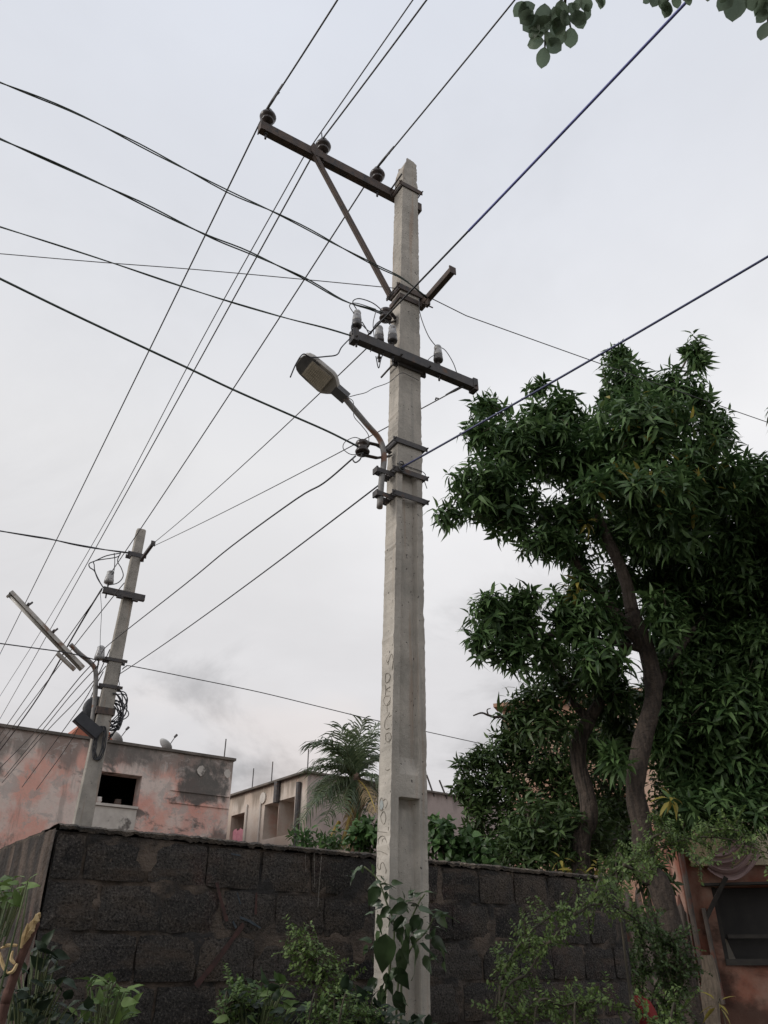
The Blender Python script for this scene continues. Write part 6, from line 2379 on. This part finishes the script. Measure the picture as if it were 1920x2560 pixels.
c8 = crop(1240, 1900, 680 / 1659.0)
pinnate('thorn_shrub', 'thorny shrub with an arching branch across the right end of the wall', [c8([(20, 1640), (200, 1290), (330, 1110), (480, 940), (610, 800), (780, 640), (950, 545)]), c8([(30, 1640), (60, 1280), (180, 1080), (320, 960), (420, 880)]), c8([(330, 1110), (240, 1120), (120, 1190)]), c8([(480, 940), (600, 880), (740, 900), (840, 960)]),
        c8([(610, 800), (640, 700), (680, 620)]), c8([(780, 640), (900, 690), (980, 640)]), c8([(20, 1640), (110, 1440), (150, 1350)])], (4.55, 5.2), 0.024, .042, 301, M['thorn_leaf'], dens=2)
pinnate('thorn_shrub', 'thorny bough stretching level across the mauve cloth', [c8([(740, 760), (820, 640), (950, 560), (1100, 500), (1250, 470), (1400, 480), (1520, 510), (1680, 580)]), c8([(900, 580), (960, 470), (1060, 440)]), c8([(1250, 470), (1380, 420), (1480, 430)]), c8([(1100, 500), (1160, 560), (1240, 640)])], (5.4, 5.0), 0.026, .045, 302, M['thorn_leaf'], dens=2)
pinnate('thorn_shrub', 'dense dim thorn shrub filling the gap right of the wall end', [c8([(900, 1640), (900, 1300), (880, 1050), (830, 950)]), c8([(950, 1640), (1000, 1300), (1010, 1120), (980, 1050)]), c8([(880, 1640), (850, 1400), (810, 1200)]), c8([(1020, 1640), (1080, 1350), (1110, 1180), (1060, 1080)]), c8([(1020, 1640), (1100, 1450), (1150, 1250)])], (6.9, 6.8), 0.030, .055, 303, M['tree_leaf'], dens=4, tw=(.12, .26))
pinnate('thorn_shrub', 'low thorn twigs sprawling along the bottom of the wall on the right', [c8([(230, 1660), (420, 1500), (650, 1480), (850, 1530), (1000, 1610)]), c8([(60, 1660), (150, 1560), (260, 1540), (430, 1480)]), c8([(480, 1660), (520, 1540), (600, 1500)]), c8([(1050, 1660), (1100, 1560), (1160, 1520)])], (4.5, 4.7), 0.024, .042, 304, M['thorn_leaf'], dens=2)
cz5 = crop(540, 2300, 420 / 1659.0)
pinnate('thorn_shrub', 'small upright thorn sprig left of the near pole foot', [cz5([(1170, 1060), (1110, 800), (980, 560), (900, 420), (840, 270), (810, 160)]), cz5([(980, 560), (1080, 480), (1200, 500)]), cz5([(900, 420), (960, 330), (1020, 260)]), cz5([(880, 380), (800, 310), (720, 290)]), cz5([(1110, 800), (1260, 680), (1320, 620)])], (3.95, 4.05), 0.020, .028, 305, M['thorn_leaf'], dens=2, tw=(.04, .10), r0=.006)
pinnate('thorn_shrub', 'sprawling thorn twigs along the bottom edge before the wall', [cz5([(60, 1060), (140, 900), (190, 760), (180, 690)]), cz5([(100, 840), (200, 790), (300, 880), (380, 900)]), cz5([(900, 1060), (1000, 960), (1120, 920)]), cz5([(1200, 1060), (1300, 960), (1400, 900), (1500, 960)])], (3.6, 3.8), 0.022, .032, 306, M['weed_leaf'], dens=2, tw=(.05, .11), r0=.006)

# snapped branch with torn pale wood
z4 = crop(0, 2140, 360 / 1659.0)
sb = thing('snapped_branch', at_y(*z4([(60, 1930)])[0], 2.65), 'snapped reddish branch with torn pale wood at the left edge', 'branch')
st = [at_y(*p, 2.65) for p in z4([(-60, 2150), (60, 1700), (200, 1280), (330, 960), (420, 760)])]
limb(sb, [Vector((st[0].x - .1, st[0].y, 0))] + st, 0.020, 0.012, M['red_bark'], 'stem', .1, 9, .03, 5)
rr = random.Random(4)
for k in range(9):
    a = Vector(at_y(*z4([(240 + 22 * k, 1060 - 42 * k)])[0], 2.62 + .006 * (k % 3)))
    b = Vector(at_y(*z4([(330 + 16 * k + rr.uniform(-20, 20), 800 - 18 * k + rr.uniform(-30, 40))])[0], 2.61 + .008 * (k % 2)))
    mb = MB()
    mb.tube([a, a.lerp(b, .5) + RIGHT * rr.uniform(-.006, .006), b], [.004, rr.uniform(.007, .011), rr.uniform(.002, .006)], 5)
    mb.build('torn_splinter', M['torn_wood'], sb)
for pix in ([(10, 1065), (90, 1030), (200, 1030)], [(0, 1110), (30, 1240), (75, 1340)], [(150, 1090), (130, 1180), (170, 1240)], [(80, 1350), (150, 1330), (200, 1240)]):
    pts = [at_y(*p, 2.63) for p in z4(pix)]
    mb = MB()
    mb.tube(spline(pts, 4), [.0025 + .003 * math.sin(i / 9 * 3.1) for i in range(4 * (len(pts) - 1) + 1)], 5)
    mb.build('torn_splinter', M['torn_wood'], sb)

# dry leaf tuft near the orange house
mbm = variant_mesh('leaf_tuft', rosette(7, .16, .03, 40, 150, 'lance', 88, (.1, .5)), M['mango_new'])
dt = thing('dry_leaf_tuft', at_y(1795, 2515, 7.5), 'yellow dry leaf tuft hanging low at the bottom right', 'leaves')
place('leaf_tuft', mbm, dt, np.array(at_y(1795, 2505, 7.5)), rot_to(np.array((.1, -.2, .6)), .4), 1.0)
limb(dt, [Vector((at_y(1795, 2515, 7.5).x + .1, 7.6, -.01)), at_y(1810, 2540, 7.55), at_y(1795, 2505, 7.5)], .008, .004, M['twig'], 'stem', .1, 5, .06)

# ------------------------------------------------------------------ tree overhead, its lowest sprays dipping into the picture
tx = Vector((3.1, -2.2, 0))
over = thing('shade_tree', tx, 'tree overhead whose leafy sprays hang in at the top right', 'tree')
limb(over, [tx - Z * .02, tx + Vector((-.05, .1, 1.6)), tx + Vector((-.25, .35, 3.4)), tx + Vector((-.5, .9, 5.0))], .19, .12, M['bark'], 'trunk', .08, 11, .1, 41)
hub = tx + Vector((-.5, .9, 5.0))
OL_ = [leaf_mesh('leaf', big_leaf(1, .80, d, s, .004, .05, .12, True), M['over_leaf'], rv) for d, s, rv in ((.1, 31, .1), (.2, 32, .4), (.3, 33, .7), (.15, 34, .9))]
c1 = crop(1240, 0, 680 / 1659.0)
YO = {}
rgo = np.random.default_rng(9)


def over_leaf(x, y, an, ln, dep):
    u, v = c1([(x, y)])[0]
    p = EYE + ray(u, v) * dep
    a = math.radians(an)
    d = RIGHT * math.cos(a) + UPV * math.sin(a) + FWD * rgo.uniform(-.25, .25)
    nn = -FWD * 1.0 + Vector(rgo.normal(size=3)) * .25
    L = ln * .41 / F * dep * .9
    place('leaf', OL_[int(rgo.integers(0, 4))], over, np.array(p), frame(d, nn), L)
    return p


for x, y, an, ln in ((296, 285, 265, 125), (295, 250, 180, 115), (305, 245, 325, 125), (298, 205, 185, 100), (310, 190, 290, 110), (455, 165, 275, 125), (300, 170, 160, 120), (420, 180, 240, 110), (440, 100, 340, 130), (480, 60, 300, 130), (400, 95, 250, 140), (330, 100, 230, 140),
                     (270, 100, 215, 140), (230, 70, 225, 130), (240, 30, 200, 120), (200, 40, 240, 110), (300, 20, 260, 150), (350, 40, 290, 140), (390, 0, 280, 130), (440, 20, 320, 100), (550, 20, 285, 100), (500, -10, 260, 90), (530, -20, 290, 110), (420, 60, 270, 120), (600, -20, 320, 90), (640, -40, 280, 90),
                     (360, 110, 300, 120), (260, 140, 240, 110), (180, 10, 230, 110)):
    over_leaf(x, y, an, ln, 2.75)
for x, y, an, ln in ((980, -30, 250, 95), (1010, -20, 280, 110), (1045, 0, 265, 120), (1085, -30, 290, 90), (1130, -40, 330, 80), (950, -30, 220, 70), (1060, 20, 255, 90), (1150, -30, 300, 80)):
    over_leaf(x, y, an, ln, 2.6)
for x, y, an, ln in ((1480, -60, 262, 190), (1440, -50, 235, 140), (1540, -30, 285, 110), (1600, -50, 300, 120), (1655, 60, 230, 100), (1660, 130, 250, 120), (1400, -60, 250, 90), (1690, 30, 200, 120), (1290, -30, 270, 45), (1640, -20, 250, 120)):
    over_leaf(x, y, an, ln, 2.0)
for pix, dep, tgt in (([(298, 300), (300, 240), (305, 170), (340, 90), (400, 0), (440, -120)], 2.76, 1), ([(455, 170), (440, 100), (420, 30), (440, -120)], 2.77, 1), ([(1040, 20), (1060, -20), (1120, -120)], 2.62, 1), ([(1660, 140), (1655, 60), (1640, -20), (1560, -60), (1450, -90), (1400, -150)], 2.02, 1)):
    pts = [EYE + ray(*c1([p])[0]) * dep for p in pix]
    limb(over, pts, .003, .006, M['twig'], 'branch', .05, 6, .08, dep)
    mid_ = pts[-1].lerp(hub, .5) + Z * .25
    limb(over, [pts[-1]] + [pts[-1].lerp(mid_, k / 4) for k in (1, 2, 3)] + [mid_] + [mid_.lerp(hub, k / 4) for k in (1, 2, 3, 4)], .006, .03, M['twig'], 'branch', .05, 6, .08, dep)
# crown overhead and behind the viewer, kept out of view and massed to shade the wall and pole
rg2 = np.random.default_rng(15)
SH = [rosette(n, .13, .095, 30, 110, 'round', s, (.05, .3), .03) for n, s in ((7, 91), (8, 92), (9, 93))]
pp_, oo_ = [], []
for c, r in ((Vector((1.6, -.9, 5.2)), Vector((2.3, 1.6, .9))), (Vector((4.6, -1.6, 4.6)), Vector((1.9, 2.2, 1.6))), (Vector((2.9, -2.4, 5.6)), Vector((2.4, 1.8, 1.2))), (Vector((1.2, -3.4, 5.4)), Vector((2.4, 1.8, 1.3))), (Vector((3.6, .3, 4.9)), Vector((1.6, 1.2, .8)))):
    x = rg2.normal(size=(520, 3))
    x /= np.linalg.norm(x, axis=1)[:, None]
    p = np.array(c) + x * (rg2.random(520) ** .4)[:, None] * np.array(r)
    for q, o in zip(p, x):
        pr = project(q)
        if pr and -260 < pr[0] < 2180 and pr[1] > -420:
            continue
        if axial(q) > -0.3 and (Vector(q) - EYE).length < 1.2:
            continue
        pp_.append(q)
        oo_.append(o * .6 + np.array((0, 0, .6)))
pp_, oo_ = np.array(pp_), np.array(oo_)
scatter('crown', over, pp_, oo_, rg2.uniform(.8, 1.2, len(pp_)), SH, M['over_leaf'], rg2)
for c in (Vector((1.6, -.9, 5.2)), Vector((4.6, -1.6, 4.6)), Vector((2.9, -2.4, 5.6)), Vector((1.2, -3.4, 5.4)), Vector((3.6, .1, 5.0))):
    limb(over, [hub, hub.lerp(c, .5) + Z * .25, c], .07, .025, M['bark'], 'limb', .08, 7, .1, c.x)
